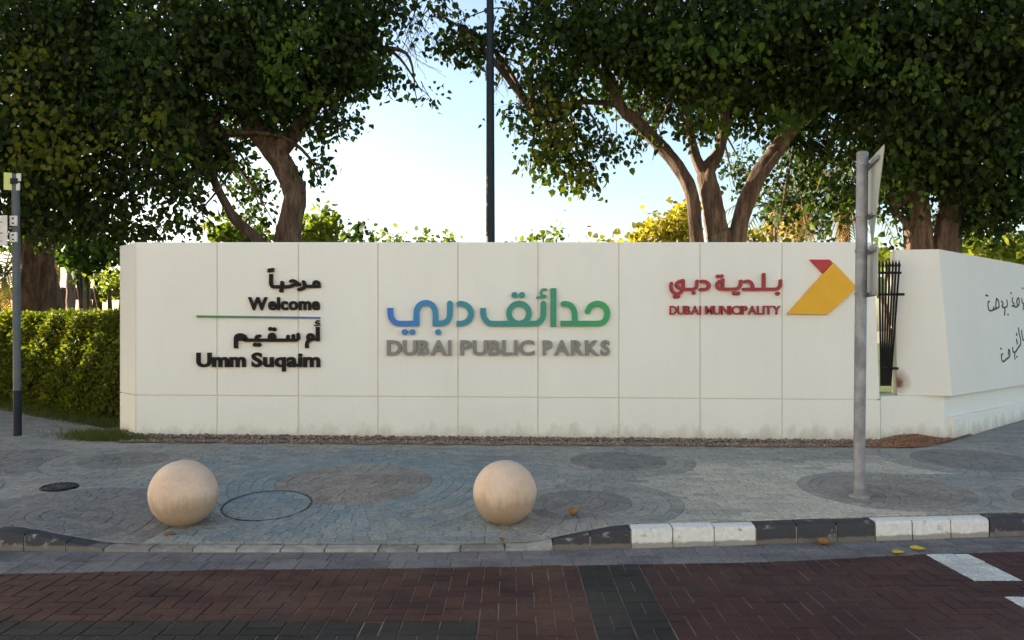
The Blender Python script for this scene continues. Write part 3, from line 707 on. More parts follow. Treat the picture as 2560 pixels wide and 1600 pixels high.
s5 = sign('english_lettering', 'large bold black words Umm Suqaim at the bottom of the left wall text', 'lettering', (648, 915), 'raised lettering on the park wall')
latin(s5, z1_, 'Umm', 236, 782, 1162, 1316, BK, .035, .04); latin(s5, z1_, 'Suqaim', 846, 1608, 1160, 1316, BK, .035, .04)
s6 = sign('arabic_lettering', 'big blue to green Arabic park name in the centre of the wall', 'lettering', (1247, 820), 'raised lettering on the park wall')
M['logo'] = gradient_mat('logo_gradient', wx(968), wx(1524), [(0, (.0, .125, .46)), (.12, (.0, .17, .45)), (.3, (.0, .20, .30)), (.55, (.0, .215, .20)), (.8, (.0, .24, .12)), (1, (.0, .30, .08))])
LG = M['logo']; w = 55
draw(s6, z2_, LG, [
    ('letter', [('s', [(2063, 345), (2085, 303), (2122, 277), (2165, 270), (2210, 285), (2243, 322), (2253, 370), (2240, 420), (2205, 455), (2150, 464), (2050, 464), (1798, 464)], w, 'r', 'f'),
                ('s', [(1828, 272), (1870, 276), (1910, 302), (1933, 347), (1938, 400), (1938, 464)], w)]),
    ('letter', [('s', [(1730, 120), (1730, 495)], 57, 'f', 'f')]),
    ('letter', [('s', [(1632, 270), (1632, 370), (1617, 425), (1580, 457), (1530, 464), (1330, 464), (1130, 464), (1085, 445), (1055, 402), (1046, 355), (1046, 312)], w, 'r', 'f'), ('o', (1395, 366), 97, w)]),
    ('dot', [('d', (1352, 187), 30)]), ('dot', [('d', (1425, 187), 30)]),
    ('hamza', [('s', [(1658, 133), (1626, 134), (1608, 160), (1616, 188), (1652, 196)], 23), ('s', [(1572, 212), (1650, 205)], 23)]),
    ('letter', [('s', [(815, 272), (855, 275), (902, 302), (928, 355), (920, 408), (885, 448), (835, 464), (788, 464)], w, 'r', 'f')]),
    ('letter', [('s', [(722, 268), (722, 370), (706, 426), (668, 456), (620, 463), (556, 463)], w, 'r', 'f'), ('s', [(582, 488), (582, 360), (566, 308), (533, 273), (490, 262), (447, 273), (412, 308), (397, 360), (397, 488)], w, 'f', 'f'),
                ('s', [(424, 463), (230, 463), (182, 446), (152, 405), (143, 360), (143, 312)], w, 'f', 'f')]),
    ('dot', [('d', (283, 547), 29)]), ('dot', [('d', (357, 547), 29)]), ('dot', [('d', (608, 547), 29)])], .04)
s7 = sign('english_lettering', 'grey capital letters Dubai Public Parks under the blue to green Arabic name', 'lettering', (1247, 887), 'raised lettering on the park wall')
for wd, a, b in (('DUBAI', 110, 738), ('PUBLIC', 822, 1545), ('PARKS', 1624, 2280)): latin(s7, z2_, wd, a, b, 626, 768, M['steel_letter'], .034, .06, .04)
s8 = sign('arabic_lettering', 'crimson Arabic words beside the amber folded emblem', 'lettering', (1812, 738), 'raised lettering on the park wall')
w = 36
draw(s8, z3_, M['crimson'], [
    ('letter', [('s', [(1388, 368), (1384, 420), (1362, 452), (1320, 462), (1100, 463), (978, 464)], w), ('s', [(1200, 298), (1200, 460)], w + 2), ('s', [(992, 376), (1030, 374), (1066, 402), (1080, 456)], w)]), ('dot', [('d', (1356, 512), 23)]),
    ('letter', [('s', [(942, 372), (938, 418), (912, 452), (870, 461), (735, 461), (695, 452), (678, 420), (692, 385), (738, 364)], w), ('s', [(742, 358), (742, 458)], w)]),
    ('dot', [('d', (872, 508), 23)]), ('dot', [('d', (914, 510), 23)]), ('dot', [('d', (688, 319), 22)]), ('dot', [('d', (730, 316), 22)]),
    ('letter', [('s', [(505, 374), (552, 380), (588, 415), (578, 448), (545, 465), (492, 466)], w)]),
    ('letter', [('s', [(454, 372), (450, 428), (425, 458), (385, 465), (310, 462), (250, 446), (226, 412), (250, 378), (296, 366)], w), ('s', [(300, 368), (300, 448), (272, 498), (226, 513), (182, 488), (164, 440), (168, 398)], w)]),
    ('dot', [('d', (418, 505), 21)]), ('dot', [('d', (206, 545), 21)]), ('dot', [('d', (246, 545), 21)])])
s9 = sign('english_lettering', 'small crimson capitals Dubai Municipality under the crimson Arabic words', 'lettering', (1810, 786), 'raised lettering on the park wall')
latin(s9, z3_, 'DUBAI', 150, 500, 648, 744, M['crimson'], .018, .06); latin(s9, z3_, 'MUNICIPALITY', 546, 1388, 648, 744, M['crimson'], .018, .06)
s10 = sign('folded_emblem', 'amber and crimson folded arrow emblem near the wall end', 'emblem', (2050, 786))
def plate(par, z, pts, d, name, m):
    q = [z.p(p) for p in pts]; k = len(q); mb = MB(); c = (sum(a[0] for a in q) / k, sum(a[1] for a in q) / k)
    V = [(c[0] + (x - c[0]) * .985, WY - d, c[1] + (zz - c[1]) * .985) for x, zz in q] + [(x, WY - d + .006, zz) for x, zz in q] + [(x, WY + .001, zz) for x, zz in q]
    mb.add(V, [tuple(range(k))] + [(i, (i + 1) % k, k + (i + 1) % k, k + i) for i in range(k)] + [(k + i, k + (i + 1) % k, 2 * k + (i + 1) % k, 2 * k + i) for i in range(k)]); signpart(mb, name, m, par)
plate(s10, z3_, [(1714, 131), (1936, 131), (1966, 163), (1858, 284)], .03, 'crimson_fold', M['crimson2'])
plate(s10, z3_, [(1974, 166), (2236, 440), (2190, 492), (2030, 640), (1902, 746), (1460, 742), (1862, 290)], .045, 'amber_fold', M['amber'])

# handwriting on the angled wall
zc = lambda q: (2440 + q[0] / 7.2, 720 + q[1] / 7.2)
slN = (TR - BR)
def on_face(px, py):                                     # where the pixel's ray meets the leaning face of the boundary wall
    d = Vector(((px - CX) / F, 1, -(py - HY) / F)); n = D.cross(TR - BR).normalized(); o = Vector((0, 0, EYE)); t = (BR - o).dot(n) / d.dot(n); return o + d * t
nF = D.cross(TR - BR).normalized(); nF = nF if nF.y < 0 else -nF; vF = (TR - BR).normalized()
hw = [[[(228, 292), (206, 312), (210, 400), (236, 455), (290, 452), (312, 400)], [(300, 448), (360, 425), (404, 398), (398, 310), (360, 252), (350, 330), (346, 408)], [(165, 178), (170, 182)], [(192, 184), (196, 188)]],
      [[(450, 302), (480, 345), (462, 396), (504, 420), (550, 398), (556, 345), (545, 285)], [(506, 420), (515, 490), (506, 550)], [(566, 545), (572, 552)]],
      [[(652, 252), (645, 320), (682, 368), (664, 402), (642, 392)], [(680, 404), (722, 420), (770, 372), (762, 265), (730, 300), (736, 380)], [(618, 165), (624, 170)]],
      [[(818, 280), (830, 350), (872, 380), (930, 366), (980, 300)], [(852, 390), (845, 470)], [(828, 90), (834, 96)]],
      [[(478, 1246), (456, 1270), (460, 1340), (490, 1386), (540, 1350), (600, 1300), (606, 1205), (586, 1182), (580, 1262)], [(442, 1145), (450, 1160)]],
      [[(658, 1150), (666, 1218), (710, 1225), (760, 1150), (800, 1098), (800, 1000), (770, 880), (760, 802)], [(696, 1240), (700, 1350)], [(735, 1308), (738, 1320)], [(725, 1005), (740, 1080)], [(722, 900), (727, 925)]],
      [[(815, 850), (840, 1000), (872, 1030), (920, 1020)]]]
hand = thing('wall_handwriting', 'black brushed Arabic handwriting cropped by the frame on the angled wall', 'handwriting', loc=on_face(2520, 830))
for k, word in enumerate(hw):
    mb = MB()
    for j, st in enumerate(word):
        pts = [on_face(*zc(q)) for q in st]; uv = [((p - BR).dot(D), (p - BR).dot(vF)) for p in pts]
        ribbon(mb, uv, .024, .001, .006 + .0006 * j, plane=lambda a, b, d: tuple(BR + D * a + vF * b + nF * d))
    signpart(mb, 'word', M['black'], hand)

# ------------------------------------------------------------------ ball bollards
def bollard(px, pyc, rpx, pyb, label):
    b = gnd(px, pyb - 8); r = rpx * b.y / F; zc_ = b.z + r * .93
    o = thing('ball_bollard', label, 'bollard', 'ball bollards along the kerb', (b.x, b.y, b.z))
    prof = [(.02, -r * .97)]; n = 40
    for k in range(n + 1):
        a = -math.pi / 2 + math.pi * k / n; rr, zz = r * math.cos(a), r * math.sin(a)
        if zz < -r * .95 or k == n: continue
        if abs(zz + r * .30) < r * .035: rr *= .996
        prof.append((rr, zz))
    prof.append((.004, r))
    mb = MB(); mb.lathe((0, 0, zc_ - b.z), prof, 64)
    from mathutils import noise as mn
    c0 = Vector((0, 0, zc_ - b.z)); mb.v = [tuple(c0 + (Vector(v) - c0) * (1 + .007 * mn.noise((Vector(v) + b) * 7) + .004 * mn.noise((Vector(v) + b) * 26) - .012 * max(0, mn.noise((Vector(v) - b) * 11) - .42))) for v in mb.v]
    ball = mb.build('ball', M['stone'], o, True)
    mb = MB(); mb.lathe((0, 0, -.02), [(r * .30, 0), (r * .30, .022), (r * .28, .03)], 32); mb.build('footing', M['conc'], o)
    return o
bollard(458.5, 1238, 82.5, 1318, 'weathered sandstone ball bollard standing nearer the round iron drain lid')
bollard(1262, 1233, 79.5, 1313, 'smooth pale sandstone ball bollard standing beside the curled brown leaf')

# drain lid, round recessed cover
p = gnd(148, 1219); r = 44 * p.y / F
dl = thing('drain_lid', 'round dark cast iron drain lid set in the pavement', 'drain cover', loc=p)
def tilt(o): 
    e = .05; n = Vector(((H(o.location.x - e, o.location.y) - H(o.location.x + e, o.location.y)) / (2 * e), (H(o.location.x, o.location.y - e) - H(o.location.x, o.location.y + e)) / (2 * e), 1)).normalized()
    o.rotation_euler = n.to_track_quat('Z', 'Y').to_euler()
tilt(dl)
mb = MB(); mb.lathe((0, 0, -.02), [(r * .84, 0), (r * .84, .024), (r * .6, .032), (r * .2, .034), (.01, .034)], 36); mb.build('lid', M['castiron'], dl, True, 30)
mb = MB(); mb.lathe((0, 0, -.02), [(r * .86, 0), (r * .86, .030), (r * .9, .034), (r, .030), (r * 1.01, .004)], 36); mb.build('rim', M['iron'], dl, True, 30)
for k in range(12):
    mb = MB(); a = k * math.pi / 6; mb.box((r * .5 * math.cos(a), r * .5 * math.sin(a), .014), (r * .28, .012, .012), rz=a); mb.build('rib', M['castiron'], dl)
rc = thing('recessed_cover', 'round paver-filled inspection cover with dark rim, right of the weathered bollard', 'manhole cover', loc=cover_c)
tilt(rc)
V = []; n = 56
for rr, dz in ((cover_r - .0045, -.02), (cover_r - .0045, .002), (cover_r + .0045, .002), (cover_r + .0045, -.02)):
    for k in range(n): V.append((rr * math.cos(6.28318 * k / n), rr * math.sin(6.28318 * k / n), dz))
mb = MB(); mb.add(V, [(i * n + k, i * n + (k + 1) % n, (i + 1) * n + (k + 1) % n, (i + 1) * n + k) for i in range(3) for k in range(n)]); mb.build('rim', M['castiron'], rc)
mi_ = rc.matrix_basis.inverted()
for q in Sc:
    mb = MB(); paver(mb, ccw(q), lambda x, y: H(x, y) - .001, .003, .004, True, 0); mb.v = [tuple(mi_ @ Vector(v)) for v in mb.v]; mb.build('sett', M['blue'], rc)

# ------------------------------------------------------------------ sign posts
pb = gnd(2147, 1241); ptop = at(2156, 386, pb.y); r = 14.0 * pb.y / F
sp = thing('sign_post', 'grey galvanised post with sign plates seen from behind, by the amber emblem', 'sign post', loc=pb)
tp = Vector((ptop.x - pb.x, 0, ptop.z - pb.z))
mb = MB(); mb.tube([(0, 0, -.05), tp * .33, tp * .66, tp], r, 20, caps=True); mb.build('pole', M['galv'], sp, True, 40)
mb = MB(); mb.lathe((tp.x, 0, tp.z - .002), [(r * 1.04, 0), (r * 1.04, .014), (r * .8, .024), (.004, .026)], 20); mb.build('cap', M['galv'], sp, True, 30)
mb = MB(); mb.lathe((0, 0, -.01), [(r * 1.9, 0), (r * 1.7, .016), (r * 1.1, .028)], 20); mb.build('collar', M['conc'], sp, True, 30)
def zrel(py): return EYE - (py - HY) * pb.y / F - pb.z
nearv = Vector((-.12, -.49, 0)).normalized(); outv = Vector((-nearv.y, nearv.x, 0)); outv = outv if outv.x > 0 else -outv
pc = lambda zz: Vector((tp.x * zz / tp.z, 0, zz)) + outv * (r + .035)
def tplate(par, poly, th, name, m):
    V = [p + outv * th for p in poly] + [p for p in poly]; k = len(poly)
    mb = MB(); mb.add(V, [tuple(range(k)), tuple(range(2 * k - 1, k - 1, -1))] + [(i, (i + 1) % k, k + (i + 1) % k, k + i) for i in range(k)]); o = mb.build(name, m, par)
    import bmesh
    bm = bmesh.new(); bm.from_mesh(o.data); bmesh.ops.recalc_face_normals(bm, faces=bm.faces); bm.to_mesh(o.data); bm.free(); return o
zt_, zb_ = zrel(392), zrel(612); hs = .44
tri = [pc(zt_) + nearv * hs, pc(zt_ - .03) + nearv * (hs + .005), pc(zb_ + .02) + nearv * .03, pc(zb_) , pc(zb_ + .02) - nearv * .03, pc(zt_ - .03) - nearv * (hs + .005), pc(zt_) - nearv * hs]
tplate(sp, tri, .004, 'triangular_plate', M['plateback'])
z_a, z_b = zrel(612), zrel(742)
tplate(sp, [pc(z_a) + nearv * .24, pc(z_b) + nearv * .24, pc(z_b) - nearv * .24, pc(z_a) - nearv * .24], .004, 'square_plate', M['plateback'])
for zz, hl in ((zrel(412), .30), (zrel(540), .16), (zrel(628), .2), (zrel(735), .2)):
    mb = MB(); c = pc(zz) - outv * .012; a = c + nearv * hl; b = c - nearv * hl
    mb.loft([a - outv * .012 - Vector((0, 0, .014)), b - outv * .012 - Vector((0, 0, .014)), b + outv * .012 - Vector((0, 0, .014)), a + outv * .012 - Vector((0, 0, .014))], [a - outv * .012 + Vector((0, 0, .014)), b - outv * .012 + Vector((0, 0, .014)), b + outv * .012 + Vector((0, 0, .014)), a + outv * .012 + Vector((0, 0, .014))]); mb.build('bracket_bar', M['galv'], sp)
    mb = MB(); mb.lathe((tp.x * zz / tp.z, 0, zz - .011), [(r * .9, 0), (r + .006, 0), (r + .006, .022), (r * .9, .022)], 20); mb.build('clamp', M['galv'], sp, True, 30)

lp = gnd(44, 1089); lr = 9.2 * lp.y / F; ltop = EYE - (436 - HY) * lp.y / F - lp.z
lsp = thing('street_sign_post', 'blue grey post with navy foot and cropped white sign, before the hedge', 'sign post', loc=lp)
lz = lambda py: EYE - (py - HY) * lp.y / F - lp.z
lean = -5 * lp.y / F
mb = MB(); zn = lz(976); mb.tube([(lean * zn / ltop, 0, zn), (lean, 0, ltop)], lr, 18); mb.build('pole', M['bluepole'], lsp, True, 40)
mb = MB(); mb.tube([(0, 0, -.05), (lean * zn / ltop, 0, zn)], lr * 1.05, 18); mb.build('pole_foot', M['navy'], lsp, True, 40)
k = lp.y / F
def lbox(px0, px1, py0, py1, th, y, rz, name, m):
    mb = MB(); mb.box((((px0 + px1) / 2 - 44) * k, y, (lz(py0) + lz(py1)) / 2), ((px1 - px0) * k, th, lz(py0) - lz(py1)), rz=rz); return mb.build(name, m, lsp)
lbox(-88, 33, 541, 616, .006, -.03, R(-14), 'sign_panel', M['paleplate'])
for y0, y1 in ((541, 566), (582, 606)):
    br = lbox(32, 50, y0, y1, .02, -.052, 0, 'bracket', M['paleplate'])
    for yy in (y0 + 7, y1 - 6):
        mb = MB(); mb.tube([((41 - 44) * k, -.063, lz(yy)), ((41 - 44) * k, -.072, lz(yy))], .010, 8); mb.build('bolt', M['navy'], br)
# marks printed on the sign panel
pm = bpy.data.objects['sign_panel']
cxp = ((-88 + 33) / 2 - 44) * k; ca, sa = math.cos(R(-14)), math.sin(R(-14))
def mark(pts, w, m, name='print'):
    mb = MB()
    def pl(x, z, d):
        u = x - cxp; return (cxp + u * ca - d * sa, -.03 + u * sa + d * ca, z)
    ribbon(mb, [((q[0] / 6.87 - 44) * k / ca * 1.0, lz(420 + q[1] / 6.87)) for q in pts], w, -.0035, -.0042 - random.random() * .0004, plane=pl); o = signpart_local(mb, name, m)
def signpart_local(mb, name, m):
    o = mb.build(name, m, pm); import bmesh
    bm = bmesh.new(); bm.from_mesh(o.data); bmesh.ops.recalc_face_normals(bm, faces=bm.faces); bm.to_mesh(o.data); bm.free(); return o
M['print'] = simple('grey_print', (.12, .12, .12), .6, .1, 5, bstr=0)
mark([(58, 950), (90, 942), (128, 950)], .010, M['print']); mark([(40, 1150), (70, 1128), (100, 1135), (130, 1128)], .012, M['print']); mark([(20, 1190), (45, 1150)], .009, M['print']); mark([(-60, 960), (-20, 950)], .010, M['print']); mark([(20, 1275), (130, 1265)], .007, M['print'])
lbox(18.5, 36, 434, 477, .012, -.055, R(24), 'yellow_plate', M['yellowplate'])
lbox(47, 61, 436, 455, .012, -.055, R(-20), 'pale_plate', M['paleplate']); lbox(47, 58, 460, 478, .012, -.055, R(-20), 'pale_plate', M['paleplate'])
lbox(34, 52, 448, 462, .03, -.05, 0, 'plate_clamp', M['navy'])

# tall lamp post behind the wall
ly = 11.6; lx = at(1226, 606, ly); base = H(lx.x, ly)
la = thing('lamp_post', 'tall slim dark lamp post rising behind the wall into the sky gap', 'lamp post', loc=(lx.x, ly, base))
mb = MB(); mb.tube([(0, 0, -.05), (0, 0, 2.5), (-.004, 0, 5.5), (-.01, 0, 9)], [.072, .064, .052, .042], 18); mb.build('pole', M['lamp'], la, True, 40)
mb = MB(); mb.lathe((0, 0, -.02), [(.17, 0), (.17, .03), (.11, .05), (.10, .45), (.075, .5)], 20); mb.build('base', M['lamp'], la, True, 30)
mb = MB(); mb.tube([(-.01, 0, 8.95), (-.01, -.15, 9.15), (-.01, -.7, 9.25)], .03, 12); mb.build('arm', M['lamp'], la, True)
mb = MB(); mb.lathe((-.01, -.85, 9.18), [(.02, .1), (.17, .07), (.2, .02), (.17, 0), (.01, -.01)], 24); mb.build('lamp_head', M['lamp'], la, True, 40)

# ------------------------------------------------------------------ foliage
LEAF = np.array([(0, 0, 0), (-.40, .18, .06), (-.36, .62, .05), (0, 1.12, -.10), (.36, .62, .05), (.40, .18, .06)])
LEAFQ = np.array([(0, 3, 2, 1), (0, 5, 4, 3)])
OVAL = np.array([(0, 0, 0), (-.22, .3, .05), (-.2, .7, .04), (0, 1.0, -.05), (.2, .7, .04), (.22, .3, .05)])
def leaves(name, C, size, mat_, parent, droop=.75, shape=LEAF, seed=1):
    g = np.random.default_rng(seed); n = len(C)
    t = g.normal(size=(n, 3)) * .55; t[:, 2] -= droop; t /= np.linalg.norm(t, axis=1)[:, None]
    a = g.normal(size=(n, 3)); a -= (a * t).sum(1)[:, None] * t; a /= np.linalg.norm(a, axis=1)[:, None]; b = np.cross(t, a)
    s = size * np.clip(g.lognormal(-.06, .28, n), .45, 1.4)
    V = C[:, None, :] + s[:, None, None] * (shape[None, :, 0, None] * a[:, None, :] + shape[None, :, 1, None] * t[:, None, :] + shape[None, :, 2, None] * b[:, None, :])
    Q = (LEAFQ[None] + (np.arange(n) * 6)[:, None, None]).reshape(-1, 4)
    o = link(name, fast_mesh(name, V.reshape(-1, 3), Q), mat_, parent); return stuff(o)
def blob_points(blobs, per_px2, clump, spread, seed, origin):
    g = np.random.default_rng(seed); out = []
    for (px, py, rx, ry, Y, dY, dens) in blobs:
        nl = int(math.pi * rx * ry * per_px2 * dens); nc = max(3, nl // clump)
        u = g.normal(size=(nc, 3)); u /= np.linalg.norm(u, axis=1)[:, None]; u *= (g.uniform(0, 1, nc) ** .42)[:, None]
        k = Y / F; c = at(px, py, Y); cc = np.array(c) + u * np.array([rx * k, dY, ry * k])
        p = np.repeat(cc, clump, 0) + g.normal(size=(nc * clump, 3)) * spread * np.array([1, 1, .8])
        out.append(p)
    return np.concatenate(out) - np.array(origin)
def sprays(C, blobs, basep, o, seed):                     # thin twigs carrying the leaf clumps
    g = np.random.default_rng(seed + 500); ctr = np.array([np.array(at(q[0], q[1], q[4])) for q in blobs]) - np.array(basep)
    near = ctr[np.argmin(((C[:, None] - ctr[None]) ** 2).sum(2), 1)]; d = near - C; L_ = np.linalg.norm(d, axis=1)[:, None] + 1e-6
    A = C; B = C + d / L_ * np.minimum(L_, .55) + g.normal(size=C.shape) * .10; Mid = (A + B) / 2 + g.normal(size=C.shape) * .04 + np.array([0, 0, .04]); V = []; n = len(C)
    w = np.array([.004, 0, .004]); V = np.stack([A - w * .5, A + w * .5, Mid - w, Mid + w, B - w * 1.6, B + w * 1.6], 1).reshape(-1, 3)
    Q = (np.array([(0, 1, 3, 2), (2, 3, 5, 4)])[None] + (np.arange(n) * 6)[:, None, None]).reshape(-1, 4)
    stuff(link('twigs', fast_mesh('twigs', V, Q), M['twig'], o))
def fig_tree(label, basep, limbs, blobs, per=.049, size=.079, seed=1, group='big leafy trees behind the wall', mat_='leaf', twigs=90, wob=.13):
    o = thing('fig_tree', label, 'tree', group, basep); b = Vector(basep)
    for i, (pts, rad) in enumerate(limbs):
        P = spline([Vector(p) for p in pts], 12); rr = [lerp(k, np.linspace(0, len(P) - 1, len(rad)), rad) for k in range(len(P))]
        mb = MB(); mb.tube([p - b for p in P], rr, 28, wob=wob, seed=seed * 10 + i); mb.build('trunk' if i == 0 else 'limb', M['bark'], o, True)
    C = blob_points(blobs, per, 15, .135, seed, basep)
    leaves('crown', C, size, M[mat_], o, seed=seed)
    sprays(C[::15], blobs, basep, o, seed)
    # boughs reaching into the leaf masses
    g = random.Random(seed); mb = MB(); ends = [Vector(l[0][-1]) for l in limbs]
    for (px, py, rx, ry, Y, dY, dens) in blobs:
        tgt = at(px, py, Y); src = min(ends, key=lambda e: (e - tgt).length)
        for q in range(2):
            t2 = tgt + Vector((g.gauss(0, rx * .5 * Y / F), g.gauss(0, dY * .5), g.gauss(0, ry * .4 * Y / F))); mid = (src + t2) / 2 + Vector((g.gauss(0, .15), g.gauss(0, .15), .25))
            P = spline([src, mid, t2], 6); mb.tube([p - b for p in P], [max(.008, .05 * (1 - i / len(P))) for i in range(len(P))], 5, caps=False)
    mb.build('boughs', M['bark'], o, True)
    return o
Y1 = 12.4
def L(*pts): return [at(x, y, Y) for x, y, Y in pts]
tb = lambda px, Y: Vector((at(px, 600, Y).x, Y, H(at(px, 600, Y).x, Y)))
# left fig: curved trunk and a leaning side limb
b1 = tb(715, Y1)
t1 = fig_tree('leafy fig tree with one thick curved trunk, left of the lamp post', b1,
    [([b1 - Vector((0, 0, .1))] + L((722, 640, Y1), (726, 560, Y1), (735, 488, Y1), (716, 430, Y1), (678, 368, Y1), (636, 315, Y1), (600, 250, Y1), (560, 120, Y1)), [.29, .205, .175, .165, .165, .165, .16, .14, .09]),
     (L((700, 690, Y1), (675, 640, Y1), (648, 602, Y1), (592, 553, Y1), (563, 508, Y1), (537, 456, Y1), (520, 402, Y1 - .2), (505, 330, Y1 - .3)), [.11, .095, .082, .070, .062, .058, .055, .035]),
     (L((690, 385, Y1), (760, 300, Y1), (830, 210, Y1), (900, 120, Y1)), [.14, .11, .07, .04])],
    [(700, 110, 240, 150, 12.0, 1.6, 1.3), (880, 70, 120, 110, 12.2, 1.2, 1.0), (850, 200, 90, 60, 12.2, .7, .8), (960, 195, 80, 35, 12.2, .5, .45), (1060, 225, 45, 25, 12.2, .3, .3), (690, 255, 110, 60, 12.0, .9, 1.0),
     (830, 285, 80, 35, 12.2, .6, .75), (800, 330, 45, 30, 12.2, .4, .6), (785, 420, 26, 55, 12.3, .25, .55), (625, 480, 50, 55, 14.8, .4, .9), (560, 400, 60, 40, 12.4, .5, .8), (630, 545, 45, 38, 15, .4, .8), (520, 180, 200, 190, 12.2, 1.6, 1.3),
     (430, 330, 130, 110, 12.0, 1.3, 1.2), (440, 460, 100, 75, 11.6, .5, .5), (400, 560, 75, 40, 11.7, .4, .45), (500, 545, 50, 40, 11.7, .3, .35), (780, -200, 330, 190, 12.2, 2.2, .8), (450, -200, 330, 190, 12.2, 2.2, .8), (980, 20, 70, 50, 12.2, .6, .5)], seed=11)
# far left fig with a broad fluted trunk
Y0 = 14.2; b0_ = tb(92, Y0)
t0 = fig_tree('fig tree with broad fluted trunk rising behind the hedge', b0_,
    [([b0_ - Vector((0, 0, .1))] + L((92, 760, Y0), (90, 680, Y0), (86, 620, Y0), (80, 540, Y0), (70, 430, Y0)), [.42, .34, .30, .29, .27, .2]),
     (L((70, 790, Y0), (66, 700, Y0 - .1), (58, 620, Y0 - .1), (20, 520, Y0)), [.18, .14, .13, .08]), (L((118, 790, Y0), (116, 700, Y0 - .1), (118, 620, Y0), (170, 520, Y0)), [.17, .13, .12, .07])],
    [(150, 80, 230, 170, 12, 0.75, 1.30), (330, 230, 150, 150, 12, 0.75, 1.20), (110, 300, 190, 140, 12, 0.75, 1.30), (40, 460, 130, 90, 12.8, 0.74, 0.83), (170, 450, 140, 90, 12, 0.74, 0.83), (300, 450, 110, 90, 12, 0.5, 0.75),
     (100, 560, 110, 45, 12, 0.62, 0.68), (260, 560, 110, 55, 11.9, 0.5, 0.75), (330, 600, 70, 30, 11.9, 0.35, 0.60), (150, -200, 350, 200, 12.6, 1.49, 0.80), (-160, 250, 160, 260, 12.6, 1.24, 1.00), (-95, 565, 95, 85, 11.4, 0.45, 0.83), (0, 590, 30, 25, 13.6, 0.25, 0.38)], seed=21)  # leaf mass past the left edge added to keep sun off the wall end
# right fig with three stems
Y2 = 12.6; b2 = tb(1800, Y2)
t2 = fig_tree('fig tree forking into three bare stems above the crimson lettering', b2,
    [([b2 - Vector((0, 0, .1))] + L((1798, 640, Y2), (1790, 570, Y2), (1776, 480, Y2), (1768, 430, Y2), (1800, 370, Y2), (1815, 250, Y2), (1830, 120, Y2)), [.30, .20, .17, .145, .13, .08, .07, .045]),
     ([b2 + Vector((-.15, 0, .5))] + L((1742, 606, Y2 - .1), (1730, 487, Y2 - .1), (1700, 423, Y2 - .1), (1654, 368, Y2 - .1), (1591, 305, Y2 - .2), (1545, 255, Y2 - .2), (1500, 120, Y2 - .2)), [.16, .10, .10, .098, .098, .092, .08, .045]),
     ([b2 + Vector((.2, 0, .6))] + L((1842, 602, Y2), (1882, 466, Y2), (1937, 381, Y2), (1996, 305, Y2), (2052, 245, Y2), (2110, 130, Y2)), [.18, .125, .125, .12, .11, .095, .055]),
     (L((1772, 450, Y2), (1742, 400, Y2), (1725, 330, Y2), (1700, 220, Y2)), [.10, .075, .06, .04]), (L((1548, 262, Y2), (1464, 254, Y2), (1400, 262, Y2), (1330, 280, Y2)), [.05, .04, .03, .015])],
    [(1420, 80, 110, 120, 12.0, 1.2, 1.1), (1560, 110, 150, 140, 12.0, 1.5, 1.2), (1750, 90, 200, 150, 11.8, 1.7, 1.3), (1950, 110, 200, 160, 11.8, 1.7, 1.3), (1380, 215, 95, 50, 12.2, .8, .85), (1650, 225, 110, 75, 13.4, .7, 1.0), (1800, 255, 100, 75, 13.5, .7, .9), (1780, 215, 90, 50, 11.7, .6, .8),
     (1960, 255, 150, 100, 13.4, .8, 1.0), (2060, 200, 130, 90, 11.8, .8, .9), (1300, 285, 55, 30, 12.2, .4, .6), (1400, 320, 95, 45, 12.2, .6, .7), (1380, 395, 70, 50, 12.2, .5, .7), (1455, 440, 45, 40, 12.2, .4, .6), (1510, 365, 60, 45, 12.2, .5, .6), (1610, 355, 45, 25, 12.2, .3, .5),
     (1150, 110, 65, 52, 12.3, .4, .85), (1215, 130, 40, 50, 12.3, .4, .7), (1120, 40, 60, 30, 12.3, .4, .4), (1300, 60, 60, 90, 12.2, .6, .6), (1850, 430, 50, 60, 14.0, .5, .55), (2020, 385, 100, 85, 13.6, .8, .85), (1970, 500, 75, 65, 14.0, .7, .55), (2085, 490, 75, 70, 13.4, .7, .65), (2030, 570, 70, 30, 13.2, .6, .5),
     (1700, -210, 360, 190, 12.0, 2.2, .8), (2050, -200, 300, 190, 12, 2.2, .8), (1735, 320, 40, 40, 11.7, .4, .6)], seed=31)
Y3 = 12.0; b3 = tb(2340, Y3)
t3 = fig_tree('darkest fig tree at the far right, its twin trunks behind the angled wall', b3,
    [([b3 - Vector((.1, 0, .1))] + L((2300, 640, Y3), (2298, 560, Y3), (2290, 480, Y3), (2280, 380, Y3)), [.3, .2, .17, .15, .1]),
     ([b3 + Vector((.1, 0, .3))] + L((2368, 640, Y3), (2372, 560, Y3), (2385, 480, Y3), (2420, 380, Y3)), [.26, .19, .16, .14, .1]),
     (L((2400, 520, Y3), (2470, 480, Y3), (2540, 485, Y3), (2640, 470, Y3)), [.1, .08, .07, .05]), (L((2290, 590, Y3), (2262, 555, Y3), (2235, 520, Y3)), [.07, .05, .03])],
    [(2200, 110, 200, 170, 11.6, 1.7, 1.3), (2420, 120, 200, 190, 11.4, 1.8, 1.4), (2600, 200, 150, 300, 11.4, 1.8, 1.2), (2250, 310, 150, 120, 11.6, 1.4, 1.2), (2440, 350, 170, 140, 11.4, 1.5, 1.4), (2180, 440, 90, 75, 12.0, 1.0, 1.0), (2330, 430, 120, 60, 12.2, 1.0, 1.1),
     (2480, 520, 120, 70, 11.8, 1.0, 1.1), (2245, 530, 35, 28, 12.0, .3, .5), (2245, 590, 22, 28, 12.0, .2, .35), (2420, 560, 60, 40, 12.2, .5, .8), (2400, -200, 380, 200, 11.6, 2.3, .9)], seed=41)
